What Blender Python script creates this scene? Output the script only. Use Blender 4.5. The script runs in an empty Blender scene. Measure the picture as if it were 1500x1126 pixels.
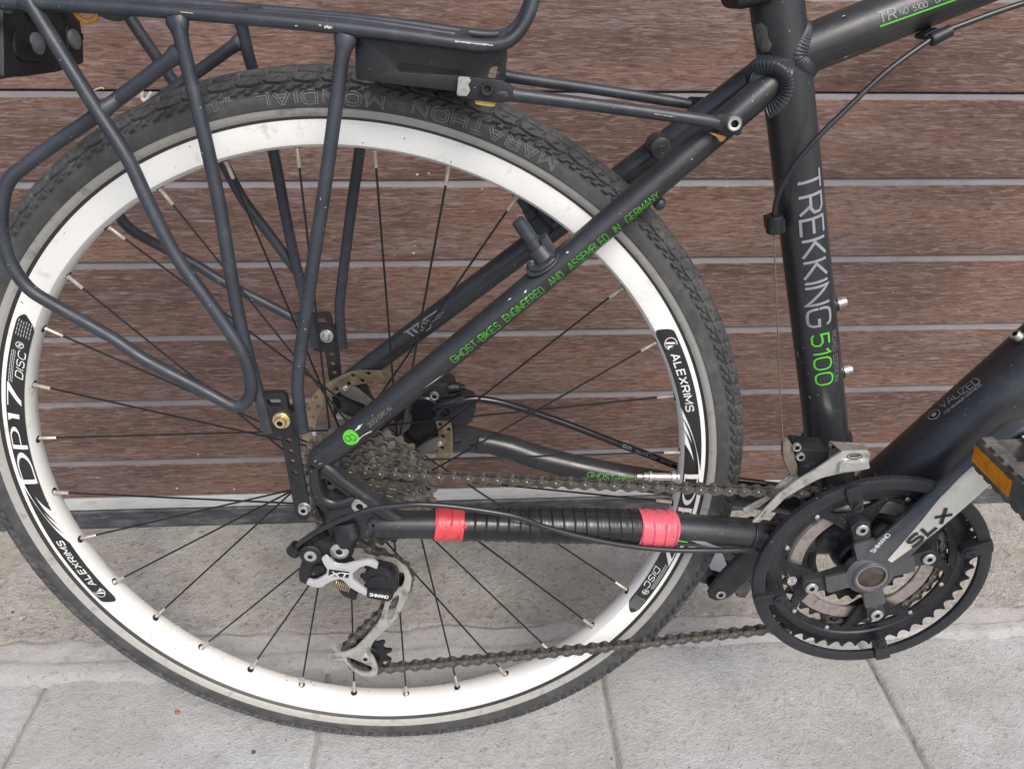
import bpy, bmesh, math, random
import numpy as np
from mathutils import Vector, Matrix
random.seed(4)
PI = math.pi
sc = bpy.context.scene
col = sc.collection

# ------------------------------------------------------------------ camera
CAMH = 0.80533
RD = Matrix(((0.998172, -0.058601, 0.014764), (-0.018579, -0.530061, -0.847756), (0.057505, 0.845932, -0.530181)))
cam_d = bpy.data.cameras.new('camera')
cam = bpy.data.objects.new('camera', cam_d); col.objects.link(cam)
cam_d.sensor_fit = 'HORIZONTAL'; cam_d.sensor_width = 36; cam_d.lens = 27.0
cam_d.clip_start = 0.01; cam_d.clip_end = 500
cam.matrix_world = Matrix(((RD[0][0], -RD[1][0], -RD[2][0], 0), (RD[0][1], -RD[1][1], -RD[2][1], 0),
                           (RD[0][2], -RD[1][2], -RD[2][2], CAMH), (0, 0, 0, 1)))
sc.camera = cam
# ------------------------------------------------------------------ light
SUN_EL, SUN_AZ = math.radians(50), math.radians(158)      # azimuth from +Y, clockwise
w = bpy.data.worlds.new('World'); sc.world = w; w.use_nodes = True
nt = w.node_tree; nt.nodes.clear()
wo = nt.nodes.new('ShaderNodeOutputWorld'); bg = nt.nodes.new('ShaderNodeBackground')
sky = nt.nodes.new('ShaderNodeTexSky'); sky.sky_type = 'NISHITA'; sky.sun_disc = False
sky.sun_elevation = SUN_EL; sky.sun_rotation = SUN_AZ; sky.dust_density = 3.0; sky.air_density = 1.0; sky.ozone_density = 1.0
bg.inputs['Strength'].default_value = 0.13
nt.links.new(sky.outputs[0], bg.inputs[0]); nt.links.new(bg.outputs[0], wo.inputs[0])
sl = bpy.data.lights.new('sun', 'SUN'); sl.energy = 1.55; sl.angle = math.radians(25); sl.color = (1.0, 0.955, 0.89)
so = bpy.data.objects.new('sun', sl); col.objects.link(so)
sd = Vector((math.sin(SUN_AZ) * math.cos(SUN_EL), math.cos(SUN_AZ) * math.cos(SUN_EL), math.sin(SUN_EL)))
so.rotation_euler = sd.to_track_quat('Z', 'Y').to_euler(); so.location = (0, -2, 3)
sc.view_settings.view_transform = 'Standard'; sc.view_settings.look = 'None'
sc.view_settings.exposure = 0.55; sc.view_settings.gamma = 1.0

# ------------------------------------------------------------------ materials
def mat(name, base=(.5, .5, .5), rough=.5, metal=0., var=.0, vscale=30., var2=None, bump=0., bscale=400., speck=0.,
        speckcol=(.6, .6, .58), sscale=700., spec=.5, rvar=.0, coat=0., stretch=None, dirt=0., dirtcol=(.2, .16, .12), dscale=40.):
    m = bpy.data.materials.new(name); m.use_nodes = True
    t = m.node_tree; n = t.nodes; L = t.links; b = n['Principled BSDF']
    b.inputs['Roughness'].default_value = rough; b.inputs['Metallic'].default_value = metal
    b.inputs['Specular IOR Level'].default_value = spec; b.inputs['Coat Weight'].default_value = coat
    b.inputs['Coat Roughness'].default_value = .25
    tc = n.new('ShaderNodeTexCoord'); src = tc.outputs['Object']
    if stretch:
        mp = n.new('ShaderNodeMapping'); mp.inputs['Scale'].default_value = stretch
        L.new(src, mp.inputs[0]); src = mp.outputs[0]
    cur = None
    rgb = n.new('ShaderNodeRGB'); rgb.outputs[0].default_value = (*base, 1); cur = rgb.outputs[0]
    def noise(scale, detail=4, rough_=.6):
        q = n.new('ShaderNodeTexNoise'); q.inputs['Scale'].default_value = scale
        q.inputs['Detail'].default_value = detail; q.inputs['Roughness'].default_value = rough_
        L.new(src, q.inputs['Vector']); return q.outputs['Fac']
    def ramp(s, a, c):
        q = n.new('ShaderNodeMapRange'); q.inputs[1].default_value = a; q.inputs[2].default_value = c
        L.new(s, q.inputs[0]); return q.outputs[0]
    def mix(f, a, c, mode='MIX'):
        q = n.new('ShaderNodeMix'); q.data_type = 'RGBA'; q.blend_type = mode
        if isinstance(f, float): q.inputs[0].default_value = f
        else: L.new(f, q.inputs[0])
        for s, i in ((a, 6), (c, 7)):
            if isinstance(s, tuple): q.inputs[i].default_value = (*s, 1)
            else: L.new(s, q.inputs[i])
        return q.outputs[2]
    if var:
        f = ramp(noise(vscale), .3, .7)
        c2 = var2 if var2 else tuple(min(1, x * (1 + var)) for x in base)
        c1 = tuple(x * (1 - var) for x in base) if not var2 else base
        cur = mix(f, c1, c2)
    if dirt:
        f = ramp(noise(dscale, 6, .7), .62 - dirt * .3, .80 - dirt * .2)
        cur = mix(f, cur, dirtcol)
    if speck:
        f = ramp(noise(sscale * 1.5, 2, .5), .80 - speck * .085, .82 - speck * .085)
        cur = mix(f, cur, speckcol)
    L.new(cur, b.inputs['Base Color'])
    if rvar:
        f = noise(vscale * 2.3 + 11); q = n.new('ShaderNodeMapRange')
        q.inputs[1].default_value = .3; q.inputs[2].default_value = .7
        q.inputs[3].default_value = max(0, rough - rvar); q.inputs[4].default_value = min(1, rough + rvar)
        L.new(f, q.inputs[0]); L.new(q.outputs[0], b.inputs['Roughness'])
    if bump:
        f = noise(bscale, 5, .65); q = n.new('ShaderNodeBump'); q.inputs['Strength'].default_value = bump
        q.inputs['Distance'].default_value = .001
        L.new(f, q.inputs['Height']); L.new(q.outputs[0], b.inputs['Normal'])
    return m
M = {}
M['frame'] = mat('frame_paint', (.021, .022, .025), .34, 0, .3, 22, speck=.6, sscale=420, dirt=.22, dirtcol=(.05, .05, .05), dscale=14, bump=.05, bscale=900, rvar=.08, spec=.6)
M['rack'] = mat('rack_powder_coat', (.028, .033, .043), .44, 0, .35, 30, dirt=.2, dirtcol=(.06, .066, .075), dscale=60, speck=.8, sscale=260, speckcol=(.35, .38, .42), bump=.12, bscale=700, rvar=.08, spec=.6)
M['weld'] = mat('weld_paint', (.03, .033, .038), .42, 0, .3, 60, bump=.1)
M['black'] = mat('black_plastic', (.014, .014, .017), .42, 0, .3, 60, speck=.5, sscale=500, bump=.15, bscale=600, rvar=.1)
M['blackgloss'] = mat('black_gloss', (.010, .010, .012), .22, 0, .2, 60, speck=.5, sscale=600, rvar=.08)
M['housing'] = mat('cable_housing', (.02, .021, .025), .33, 0, .2, 60, speck=.3, sscale=600, spec=.6)
M['dark'] = mat('dark_metal', (.03, .03, .033), .4, .6, .4, 120, bump=.2, bscale=900, rvar=.1)
M['crank'] = mat('crank_anodised', (.13, .132, .138), .34, .5, .15, 40, rvar=.06, speck=.35, sscale=450)
M['crankdark'] = mat('crank_dark', (.05, .052, .056), .42, .3, .25, 60, speck=.5, sscale=500)
M['ring'] = mat('chainring_black', (.022, .023, .026), .38, .3, .4, 60, speck=.95, sscale=420, speckcol=(.42, .43, .45), rvar=.1)
M['guard'] = mat('guard_plastic', (.021, .022, .026), .42, 0, .3, 50, speck=.8, sscale=380, speckcol=(.4, .42, .46), bump=.1, rvar=.08)
M['steel'] = mat('steel_teeth', (.10, .095, .085), .42, .8, .4, 90, bump=.2, bscale=600, rvar=.1)
M['coppery'] = mat('dirty_alloy_ring', (.52, .45, .42), .38, .7, .35, 60, dirt=.5, dirtcol=(.10, .075, .06), dscale=60, rvar=.12)
M['alloy'] = mat('bright_alloy', (.62, .62, .60), .3, .8, .15, 60, speck=.2, speckcol=(.1, .1, .1), rvar=.08)
M['cage'] = mat('cage_alloy', (.50, .49, .45), .38, .55, .15, 80, dirt=.45, dirtcol=(.16, .14, .11), dscale=90, rvar=.1)
M['xtwhite'] = mat('silver_white_paint', (.64, .64, .645), .28, .5, .06, 60, speck=.25, speckcol=(.1, .1, .1), sscale=500)
M['chain'] = mat('chain_plate', (.19, .178, .158), .34, .7, .45, 150, dirt=.5, dirtcol=(.02, .018, .016), dscale=180, bump=.2, bscale=900)
M['pin'] = mat('chain_pin', (.20, .185, .165), .42, .8, .4, 200)
M['cog'] = mat('cassette_steel', (.24, .228, .20), .34, .8, .25, 80, dirt=.35, dirtcol=(.035, .03, .025), dscale=70, bump=.1, bscale=500, rvar=.12)
M['brass'] = mat('rotor_bronze', (.36, .285, .19), .36, .8, .25, 60, dirt=.4, dirtcol=(.20, .17, .14), dscale=40)
M['rotorarm'] = mat('rotor_carrier', (.16, .155, .145), .45, .6, .25, 60, dirt=.4, dirtcol=(.06, .05, .045))
M['gold'] = mat('brass_bolt', (.72, .56, .30), .3, .85, .2, 100)
M['zinc'] = mat('zinc_bolt', (.62, .62, .60), .32, .8, .2, 150, dirt=.3, dirtcol=(.2, .17, .13), dscale=200)
M['socket'] = mat('socket_dark', (.012, .011, .010), .6)
M['rim'] = mat('rim_white_paint', (.83, .83, .795), .48, 0, .03, 12, dirt=.17, dirtcol=(.55, .50, .40), dscale=48, speck=.62, speckcol=(.06, .055, .05), sscale=150, bump=.04, bscale=300, rvar=.06)
M['nipple'] = mat('nipple_brass_plate', (.62, .57, .48), .34, .75, .2, 200)
M['spoke'] = mat('spoke_black', (.018, .018, .02), .35, .4, .3, 200)
M['hub'] = mat('hub_black', (.02, .02, .022), .35, .3, .3, 60, dirt=.4)
M['hose'] = mat('brake_hose', (.008, .008, .010), .2, 0, spec=.6)
M['decal'] = mat('decal_black', (.022, .021, .022), .42, 0, .25, 30, speck=.35, speckcol=(.45, .45, .42), sscale=260)
M['white_ink'] = mat('white_ink', (.74, .75, .73), .5, 0, .05, 80, dirt=.15, dirtcol=(.4, .38, .34))
M['grey_ink'] = mat('grey_ink', (.26, .28, .30), .45, 0, .1, 80)
M['faint_ink'] = mat('faint_grey_ink', (.16, .165, .17), .5, 0, .1, 80)
M['green_dim'] = mat('dull_green_ink', (.085, .40, .035), .5, 0, .1, 80)
M['green_ink'] = mat('green_ink', (.10, .52, .035), .45, 0, .1, 80)
M['dark_ink'] = mat('dark_ink', (.03, .03, .028), .5, 0, .1, 80)
M['cream'] = mat('cream_decal', (.68, .655, .57), .42, 0, .05, 30, dirt=.1, dirtcol=(.4, .37, .3), speck=.15, speckcol=(.2, .18, .15))
M['pink'] = mat('pink_red_tape', (.66, .11, .15), .36, 0, .2, 30, rvar=.1, bump=.7, bscale=90, speck=.3, dirt=.2, dirtcol=(.45, .06, .09), dscale=50, speckcol=(.25, .02, .02))
M['red'] = mat('red_tape', (.58, .060, .070), .38, 0, .22, 30, rvar=.1, bump=.7, bscale=90, speck=.35, dirt=.2, dirtcol=(.35, .03, .04), dscale=50, speckcol=(.25, .02, .02))
M['etape'] = mat('electrical_tape', (.014, .014, .015), .28, 0, .3, 60, bump=.12, bscale=160, speck=.45, speckcol=(.3, .3, .3), sscale=420, rvar=.1)
M['orange'] = mat('amber_reflector', (.88, .30, .015), .22, 0, .25, 120, bump=.6, bscale=260)
M['resin'] = mat('pedal_resin', (.10, .098, .092), .62, 0, .3, 60, dirt=.5, dirtcol=(.17, .16, .14), dscale=60, bump=.3, bscale=400)
M['yellow'] = mat('aged_rubber_yellow', (.55, .36, .10), .6, 0, .35, 120)
M['rust'] = mat('rust', (.30, .15, .035), .8, 0, .4, 200, bump=.5)
M['ochre'] = mat('orange_ring', (.62, .30, .05), .35, .2, .3, 120)
M['bronze_wire'] = mat('bronze_wire', (.22, .17, .13), .4, .6)
M['lightbox'] = mat('lamp_housing', (.016, .017, .020), .5, 0, .3, 60, bump=.25, bscale=900, speck=.4, rvar=.08)
M['scratch'] = mat('bare_scratch', (.55, .55, .53), .5, .2, .2, 200)
M['bareweld'] = mat('worn_patch', (.20, .20, .19), .45, .5, .3, 150, dirt=.4, dirtcol=(.05, .05, .05), dscale=300)

def rubber():
    m = mat('tyre_rubber', (.052, .052, .053), .72, 0, .35, 55, bump=.35, bscale=420, speck=.35, speckcol=(.2, .2, .19), sscale=330, rvar=.1,
            dirt=.35, dirtcol=(.105, .103, .098), dscale=38)
    return m
M['rubber'] = rubber()
M['sidewall'] = mat('tyre_sidewall', (.058, .057, .058), .62, 0, .25, 70, bump=.25, bscale=520, dirt=.4, dirtcol=(.105, .102, .097), dscale=45, speck=.3, speckcol=(.2, .2, .19), sscale=420)
M['reflex'] = mat('reflex_stripe', (.38, .37, .34), .5, .0, .08, 60, dirt=.3, dirtcol=(.15, .145, .135), dscale=60)
M['beadline'] = mat('bead_rubber', (.03, .028, .026), .5, 0, .2, 60)
M['tyreink_faint'] = mat('worn_lettering', (.105, .105, .103), .75, 0, .3, 200)
M['tyreink'] = mat('moulded_lettering', (.19, .19, .185), .75, 0, .3, 200)

def wood():
    m = bpy.data.materials.new('woodgrain_foil'); m.use_nodes = True
    t = m.node_tree; n = t.nodes; L = t.links; b = n['Principled BSDF']
    tc = n.new('ShaderNodeTexCoord'); geo = tc.outputs['Object']
    oi = n.new('ShaderNodeObjectInfo')
    mul = n.new('ShaderNodeVectorMath'); mul.operation = 'SCALE'; L.new(oi.outputs['Random'], mul.inputs[3]); mul.inputs[0].default_value = (37, 0, 53)
    ad = n.new('ShaderNodeVectorMath'); ad.operation = 'ADD'; L.new(geo, ad.inputs[0]); L.new(mul.outputs[0], ad.inputs[1])
    # slight warp so the grain meanders
    def nz(scale, sx, sy, sz, det=4, r=.6, dist=0):
        mp = n.new('ShaderNodeMapping'); mp.inputs['Scale'].default_value = (sx, sy, sz); L.new(ad.outputs[0], mp.inputs[0])
        q = n.new('ShaderNodeTexNoise'); q.inputs['Scale'].default_value = scale; q.inputs['Detail'].default_value = det
        q.inputs['Roughness'].default_value = r; q.inputs['Distortion'].default_value = dist
        L.new(mp.outputs[0], q.inputs['Vector']); return q.outputs['Fac']
    def rg(s, a, c, lo=0, hi=1):
        q = n.new('ShaderNodeMapRange'); q.inputs[1].default_value = a; q.inputs[2].default_value = c
        q.inputs[3].default_value = lo; q.inputs[4].default_value = hi; L.new(s, q.inputs[0]); return q.outputs[0]
    def mx(f, a, c, mode='MIX'):
        q = n.new('ShaderNodeMix'); q.data_type = 'RGBA'; q.blend_type = mode
        if isinstance(f, float): q.inputs[0].default_value = f
        else: L.new(f, q.inputs[0])
        for s, i in ((a, 6), (c, 7)):
            if isinstance(s, tuple): q.inputs[i].default_value = (*s, 1)
            else: L.new(s, q.inputs[i])
        return q.outputs[2]
    big = nz(1, 2.2, 1, 9, 3)
    c = mx(rg(big, .40, .60), (.100, .053, .040), (.190, .106, .077))
    tone = nz(1, 4, 1, 34, 4, .6)
    c = mx(rg(tone, .5, .75, 0, .6), c, (.225, .175, .170))          # greyish, weathered bands
    fleck = nz(1, 46, 1, 290, 6, .64, 1.0)
    c = mx(rg(fleck, .47, .62, 0, .74), c, (.062, .032, .027))       # dark pores
    pale = nz(1, 42, 1, 330, 5, .62, .9)
    c = mx(rg(pale, .50, .68, 0, .62), c, (.30, .228, .212))
    streak = nz(1, 11, 1, 240, 3, .5)
    c = mx(rg(streak, .60, .74, 0, .30), c, (.42, .36, .36))
    ds = nz(1, 9, 1, 9, 2, .5)
    c = mx(rg(nz(1, 260, 1, 260, 1, .4), .80, .82, 0, .8), c, (.62, .58, .55))
    L.new(c, b.inputs['Base Color'])
    b.inputs['Roughness'].default_value = .55
    bp = n.new('ShaderNodeBump'); bp.inputs['Strength'].default_value = .6; bp.inputs['Distance'].default_value = .0011
    sm = n.new('ShaderNodeMath'); sm.operation = 'SUBTRACT'; L.new(pale, sm.inputs[0]); L.new(fleck, sm.inputs[1])
    L.new(sm.outputs[0], bp.inputs['Height']); L.new(bp.outputs[0], b.inputs['Normal'])
    return m
M['wood'] = wood()
M['bevel'] = mat('dusty_lit_bevel', (.175, .163, .172), .6, 0, .14, 25, stretch=(1, 1, 6), dirt=.3, dirtcol=(.24, .19, .18), dscale=30, bump=.2, bscale=300)  # pale from dust, with sky light on the upward chamfer put into the colour
M['seam'] = mat('seam_brown', (.06, .04, .035), .7)
M['alu'] = mat('aluminium_profile', (.46, .46, .45), .5, .0, .1, 15, stretch=(1, 1, 4), dirt=.3, dirtcol=(.28, .26, .23), dscale=20)
M['seal'] = mat('rubber_seal', (.045, .047, .052), .6, 0, .3, 20, stretch=(1, 1, 4), dirt=.5, dirtcol=(.14, .14, .14), dscale=25)

def concrete(name, c1, c2, c3, pit=.5, scale=1., bumpd=.002, finebump=.6, blotch=.5):
    m = bpy.data.materials.new(name); m.use_nodes = True
    t = m.node_tree; n = t.nodes; L = t.links; b = n['Principled BSDF']; b.inputs['Roughness'].default_value = .85
    g = n.new('ShaderNodeNewGeometry'); src = g.outputs['Position']
    def nz(s, det=5, r=.6, off=0):
        mp = n.new('ShaderNodeMapping'); mp.inputs['Location'].default_value = (off, off * .7, 0); L.new(src, mp.inputs[0])
        q = n.new('ShaderNodeTexNoise'); q.inputs['Scale'].default_value = s * scale; q.inputs['Detail'].default_value = det
        q.inputs['Roughness'].default_value = r; L.new(mp.outputs[0], q.inputs['Vector']); return q.outputs['Fac']
    def rg(s, a, c, lo=0, hi=1):
        q = n.new('ShaderNodeMapRange'); q.inputs[1].default_value = a; q.inputs[2].default_value = c
        q.inputs[3].default_value = lo; q.inputs[4].default_value = hi; L.new(s, q.inputs[0]); return q.outputs[0]
    def mx(f, a, c):
        q = n.new('ShaderNodeMix'); q.data_type = 'RGBA'; L.new(f, q.inputs[0])
        for s, i in ((a, 6), (c, 7)):
            if isinstance(s, tuple): q.inputs[i].default_value = (*s, 1)
            else: L.new(s, q.inputs[i])
        return q.outputs[2]
    big = nz(5, 4, .6); mid = nz(28, 5, .65, 3.1); fine = nz(420, 3, .7, 7.7); grain = nz(900, 2, .6, 1.3)
    c = mx(rg(big, .40, .60), c1, c2)
    c = mx(rg(mid, .48, .66, 0, blotch), c, c3)
    c = mx(rg(nz(11, 6, .7, 21.), .56, .66, 0, blotch * .8), c, tuple(x * .78 for x in c1))
    c = mx(rg(nz(17, 6, .7, 33.), .58, .70, 0, blotch * .8), c, tuple(min(1, x * 1.16) for x in c2))
    pits = nz(120, 4, .6, 5.5)
    c = mx(rg(pits, .57, .68, 0, pit), c, tuple(x * .52 for x in c1))
    c = mx(rg(fine, .5, .75, 0, .35), c, tuple(x * .6 for x in c1))
    c = mx(rg(grain, .55, .75, 0, .35), c, tuple(min(1, x * 1.5) for x in c2))
    c = mx(rg(nz(200, 1, .4, 9.1), .77, .79, 0, .8), c, (.06, .055, .05))
    L.new(c, b.inputs['Base Color'])
    ad = n.new('ShaderNodeMath'); ad.operation = 'MULTIPLY_ADD'; L.new(mid, ad.inputs[0]); ad.inputs[1].default_value = 1.2; L.new(pits, ad.inputs[2])
    ad2 = n.new('ShaderNodeMath'); ad2.operation = 'MULTIPLY_ADD'; L.new(fine, ad2.inputs[0]); ad2.inputs[1].default_value = finebump; L.new(ad.outputs[0], ad2.inputs[2])
    bp = n.new('ShaderNodeBump'); bp.inputs['Strength'].default_value = .8; bp.inputs['Distance'].default_value = bumpd
    L.new(ad2.outputs[0], bp.inputs['Height']); L.new(bp.outputs[0], b.inputs['Normal'])
    return m
M['apron'] = concrete('rough_concrete', (.43, .395, .34), (.51, .485, .44), (.33, .31, .275), .9, 1., .0075, .7, .8)
M['slab'] = concrete('slab_concrete', (.385, .378, .36), (.485, .487, .48), (.335, .33, .315), .5, 1., .0026, .9, .45)
M['strip'] = concrete('smooth_mortar', (.40, .39, .37), (.46, .45, .43), (.32, .31, .295), .5, 1., .0018, .6, .5)
M['joint'] = concrete('joint_dirt', (.27, .26, .24), (.33, .32, .30), (.20, .19, .17))
M['soil'] = concrete('old_ground', (.16, .14, .12), (.22, .20, .17), (.12, .11, .09))

# ------------------------------------------------------------------ bike space and picture rays
MB_ROT = Matrix(((0.998106, 0.061309, 0.005067), (-0.061518, 0.994714, 0.082212), (0., -0.082368, 0.996602)))
HUB = Vector((-0.10043876, 0.57476356, CAMH - 0.45352968))
BIKE = Matrix.Translation(HUB) @ MB_ROT.to_4x4()
CB = MB_ROT.transposed() @ (Vector((0, 0, CAMH)) - HUB)              # camera in bike space
def ray(px, py):
    r = RD.transposed() @ Vector(((px - 750) / 1125, (py - 563) / 1125, 1))
    return MB_ROT.transposed() @ r
def A(px, py, Y):
    r = ray(px, py); return CB + r * ((Y - CB.y) / r.y)
def depth(P):
    Q = RD @ (HUB + MB_ROT @ Vector(P) - Vector((0, 0, CAMH))); return Q.z
def prad(P, wpx): return wpx / 2 * depth(P) / 1125                   # radius of a tube wpx wide in the photo

# ------------------------------------------------------------------ mesh builder
class MB:
    def __init__(s): s.v = []; s.f = []; s.m = []; s.cur = 0; s.flat = False
    def add(s, vs, fs):
        o = len(s.v); s.v += [tuple(x) for x in vs]; s.f += [tuple(i + o for i in f) for f in fs]; s.m += [s.cur] * len(fs); return s
    def tube(s, pts, r, seg=14, caps=True, flat=None):
        pts = [Vector(p) for p in pts]; n = len(pts)
        rr = r if isinstance(r, (list, tuple)) else [r] * n
        T = [(pts[min(i + 1, n - 1)] - pts[max(i - 1, 0)]).normalized() for i in range(n)]
        u = T[0].orthogonal().normalized()
        if abs(T[0].y) < .9: u = (Vector((0, -1, 0)) - T[0] * -T[0].y).normalized()
        vs = []; fs = []
        for i in range(n):
            u = (u - T[i] * u.dot(T[i])).normalized(); b = T[i].cross(u)
            for k in range(seg):
                a = 2 * PI * k / seg
                fa = flat[i] if flat else (1, 1)
                vs.append(pts[i] + (u * math.cos(a) * fa[0] + b * math.sin(a) * fa[1]) * rr[i])
        for i in range(n - 1):
            for k in range(seg):
                k2 = (k + 1) % seg; fs.append((i * seg + k, i * seg + k2, (i + 1) * seg + k2, (i + 1) * seg + k))
        if caps: fs.append(tuple(range(seg - 1, -1, -1))); fs.append(tuple((n - 1) * seg + k for k in range(seg)))
        return s.add(vs, fs)
    def cyl(s, p0, p1, r0, r1=None, seg=24): return s.tube([p0, p1], [r0, r0 if r1 is None else r1], seg)
    def lathe(s, prof, seg=64, c=(0, 0), closed=False, a0=0, a1=2 * PI, mats=None):
        full = abs(a1 - a0 - 2 * PI) < 1e-6; ns = seg if full else seg + 1; m = len(prof); vs = []; fs = []; mm = []
        for i in range(ns):
            a = a0 + (a1 - a0) * i / seg
            for (y, r) in prof: vs.append((c[0] + r * math.cos(a), y, c[1] + r * math.sin(a)))
        mr = m if closed else m - 1
        for i in range(seg):
            j = (i + 1) % ns
            for k in range(mr):
                k2 = (k + 1) % m; fs.append((i * m + k, i * m + k2, j * m + k2, j * m + k)); mm.append(mats[k] if mats else s.cur)
        o = len(s.v); s.v += vs; s.f += [tuple(x + o for x in f) for f in fs]; s.m += mm; return s
    def box(s, c, d, rot=None):
        c = Vector(c); R3 = rot if rot else Matrix.Identity(3)
        vs = [c + R3 @ Vector((d[0] / 2 * a, d[1] / 2 * b, d[2] / 2 * e)) for a in (-1, 1) for b in (-1, 1) for e in (-1, 1)]
        return s.add(vs, [(0, 1, 3, 2), (4, 6, 7, 5), (0, 4, 5, 1), (2, 3, 7, 6), (0, 2, 6, 4), (1, 5, 7, 3)])
    def ball(s, c, r, sc_=(1, 1, 1), seg=16, rings=10):
        vs = []; fs = []
        for i in range(rings + 1):
            t = PI * i / rings
            for k in range(seg):
                a = 2 * PI * k / seg
                vs.append((c[0] + r * sc_[0] * math.sin(t) * math.cos(a), c[1] + r * sc_[1] * math.sin(t) * math.sin(a), c[2] + r * sc_[2] * math.cos(t)))
        for i in range(rings):
            for k in range(seg):
                k2 = (k + 1) % seg; fs.append((i * seg + k, (i + 1) * seg + k, (i + 1) * seg + k2, i * seg + k2))
        return s.add(vs, fs)
    def prism(s, poly, y0, y1, holes=(), bev=.0006):
        """poly: list of (x, z) in bike space; front at y0 (towards the viewer), back at y1, rounded front edge"""
        s.flat = True; bm = bmesh.new()
        for lp in [poly] + list(holes):
            vv = [bm.verts.new((p[0], y0, p[1])) for p in lp]
            for i in range(len(vv)): bm.edges.new((vv[i], vv[(i + 1) % len(vv)]))
        r = bmesh.ops.triangle_fill(bm, use_beauty=True, use_dissolve=False, edges=bm.edges[:])
        bmesh.ops.dissolve_limit(bm, angle_limit=.01, verts=bm.verts[:], edges=bm.edges[:])
        g = bmesh.ops.extrude_face_region(bm, geom=bm.faces[:] )
        for e in g['geom']:
            if isinstance(e, bmesh.types.BMVert): e.co.y = y1
        bm.normal_update()
        if bev > 0:
            ed = [e for e in bm.edges if abs(e.verts[0].co.y - y0) < 1e-7 and abs(e.verts[1].co.y - y0) < 1e-7 and len(e.link_faces) == 2
                  and any(abs(f.normal.y) < .5 for f in e.link_faces)]
            bmesh.ops.bevel(bm, geom=ed, offset=bev, segments=2, profile=.6, affect='EDGES', clamp_overlap=True)
        bmesh.ops.recalc_face_normals(bm, faces=bm.faces[:])
        bm.verts.index_update()
        s.add([v.co[:] for v in bm.verts], [[v.index for v in f.verts] for f in bm.faces]); bm.free(); return s
    def xf(s, mtx):
        s.v = [tuple(mtx @ Vector(v)) for v in s.v]; return s
    def mesh(s, name, mats, smooth=True, ang=38):
        me = bpy.data.meshes.new(name); me.from_pydata(s.v, [], s.f)
        for m_ in mats: me.materials.append(m_)
        if len(mats) > 1: me.polygons.foreach_set('material_index', s.m)
        if smooth:
            me.polygons.foreach_set('use_smooth', [True] * len(me.polygons)); me.set_sharp_from_angle(angle=math.radians(min(ang, 26) if s.flat else ang))
        me.update(); return me
def link(name, me, parent=None, matrix=None, **kw):
    o = bpy.data.objects.new(name, me); col.objects.link(o)
    if parent: o.parent = parent
    if matrix is not None: o.matrix_local = matrix
    for k, v in kw.items(): o[k] = v
    return o
def obj(name, mb, m, parent=None, smooth=True, ang=38, **kw):
    ms = [M[x] if isinstance(x, str) else x for x in (m if isinstance(m, (list, tuple)) else [m])]
    return link(name, mb.mesh(name, ms, smooth, ang), parent, **kw)
def cat(pts, n=8, closed=False):
    """Catmull-Rom through the points"""
    P = [Vector(p) for p in pts]; N = len(P); out = []
    rng = N if closed else N - 1
    for i in range(rng):
        if closed: a, b, c, d = P[i - 1], P[i], P[(i + 1) % N], P[(i + 2) % N]
        else: a, b, c, d = P[max(i - 1, 0)], P[i], P[i + 1], P[min(i + 2, N - 1)]
        for k in range(n):
            t = k / n
            out.append(.5 * ((2 * b) + (c - a) * t + (2 * a - 5 * b + 4 * c - d) * t * t + (3 * b - a - 3 * c + d) * t ** 3))
    if not closed: out.append(P[-1])
    return out
def xz(pxs, Y): return [(lambda q: (q.x, q.z))(A(x, y, Y)) for x, y in pxs]
def rnd(poly, r=.5, n=4, k=None):
    """round the corners of a polygon given as (x, z)"""
    out = []; N = len(poly)
    for i in range(N):
        p = Vector(poly[i]); a = Vector(poly[i - 1]); b = Vector(poly[(i + 1) % N])
        la = (a - p).length; lb = (b - p).length; d = min(la, lb) * r
        if k: d = min(d, k)
        q0 = p + (a - p).normalized() * d; q1 = p + (b - p).normalized() * d
        for j in range(n + 1):
            t = j / n; out.append(tuple((1 - t) ** 2 * q0 + 2 * t * (1 - t) * p + t * t * q1))
    return out
def circle(c, r, n=20, a0=0): return [(c[0] + r * math.cos(a0 + 2 * PI * k / n), c[1] + r * math.sin(a0 + 2 * PI * k / n)) for k in range(n)]
def bolt(mb, P, d, r, h, hexr=.45, seg=28, socket=True, dome=.15):
    """a bolt head: material slot 0 the metal, slot 1 the dark socket"""
    d = Vector(d).normalized(); P = Vector(P); u = d.orthogonal().normalized(); b = d.cross(u)
    prof = [(0, r), (h * .75, r), (h, r * .86), (h, r * (hexr + .06)), (h * .97, r * hexr)] if socket else [(0, r), (h * .6, r), (h * .95, r * .7), (h, 0.0001)]
    vs = []; fs = []
    for (y, q) in prof:
        for k in range(seg):
            a = 2 * PI * k / seg; vs.append(P + d * y + (u * math.cos(a) + b * math.sin(a)) * q)
    for i in range(len(prof) - 1):
        for k in range(seg):
            k2 = (k + 1) % seg; fs.append((i * seg + k, i * seg + k2, (i + 1) * seg + k2, (i + 1) * seg + k))
    mb.cur = 0; mb.add(vs, fs)
    if socket:
        mb.cur = 1; hx = []
        for lev in (h * .97, h * .3):
            for k in range(6):
                a = PI / 3 * k + .2; hx.append(P + d * lev + (u * math.cos(a) + b * math.sin(a)) * r * hexr * 1.02)
        mb.add(hx, [(k, (k + 1) % 6, 6 + (k + 1) % 6, 6 + k) for k in range(6)] + [(6, 7, 8, 9, 10, 11)])
        mb.cur = 0
    return mb

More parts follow.
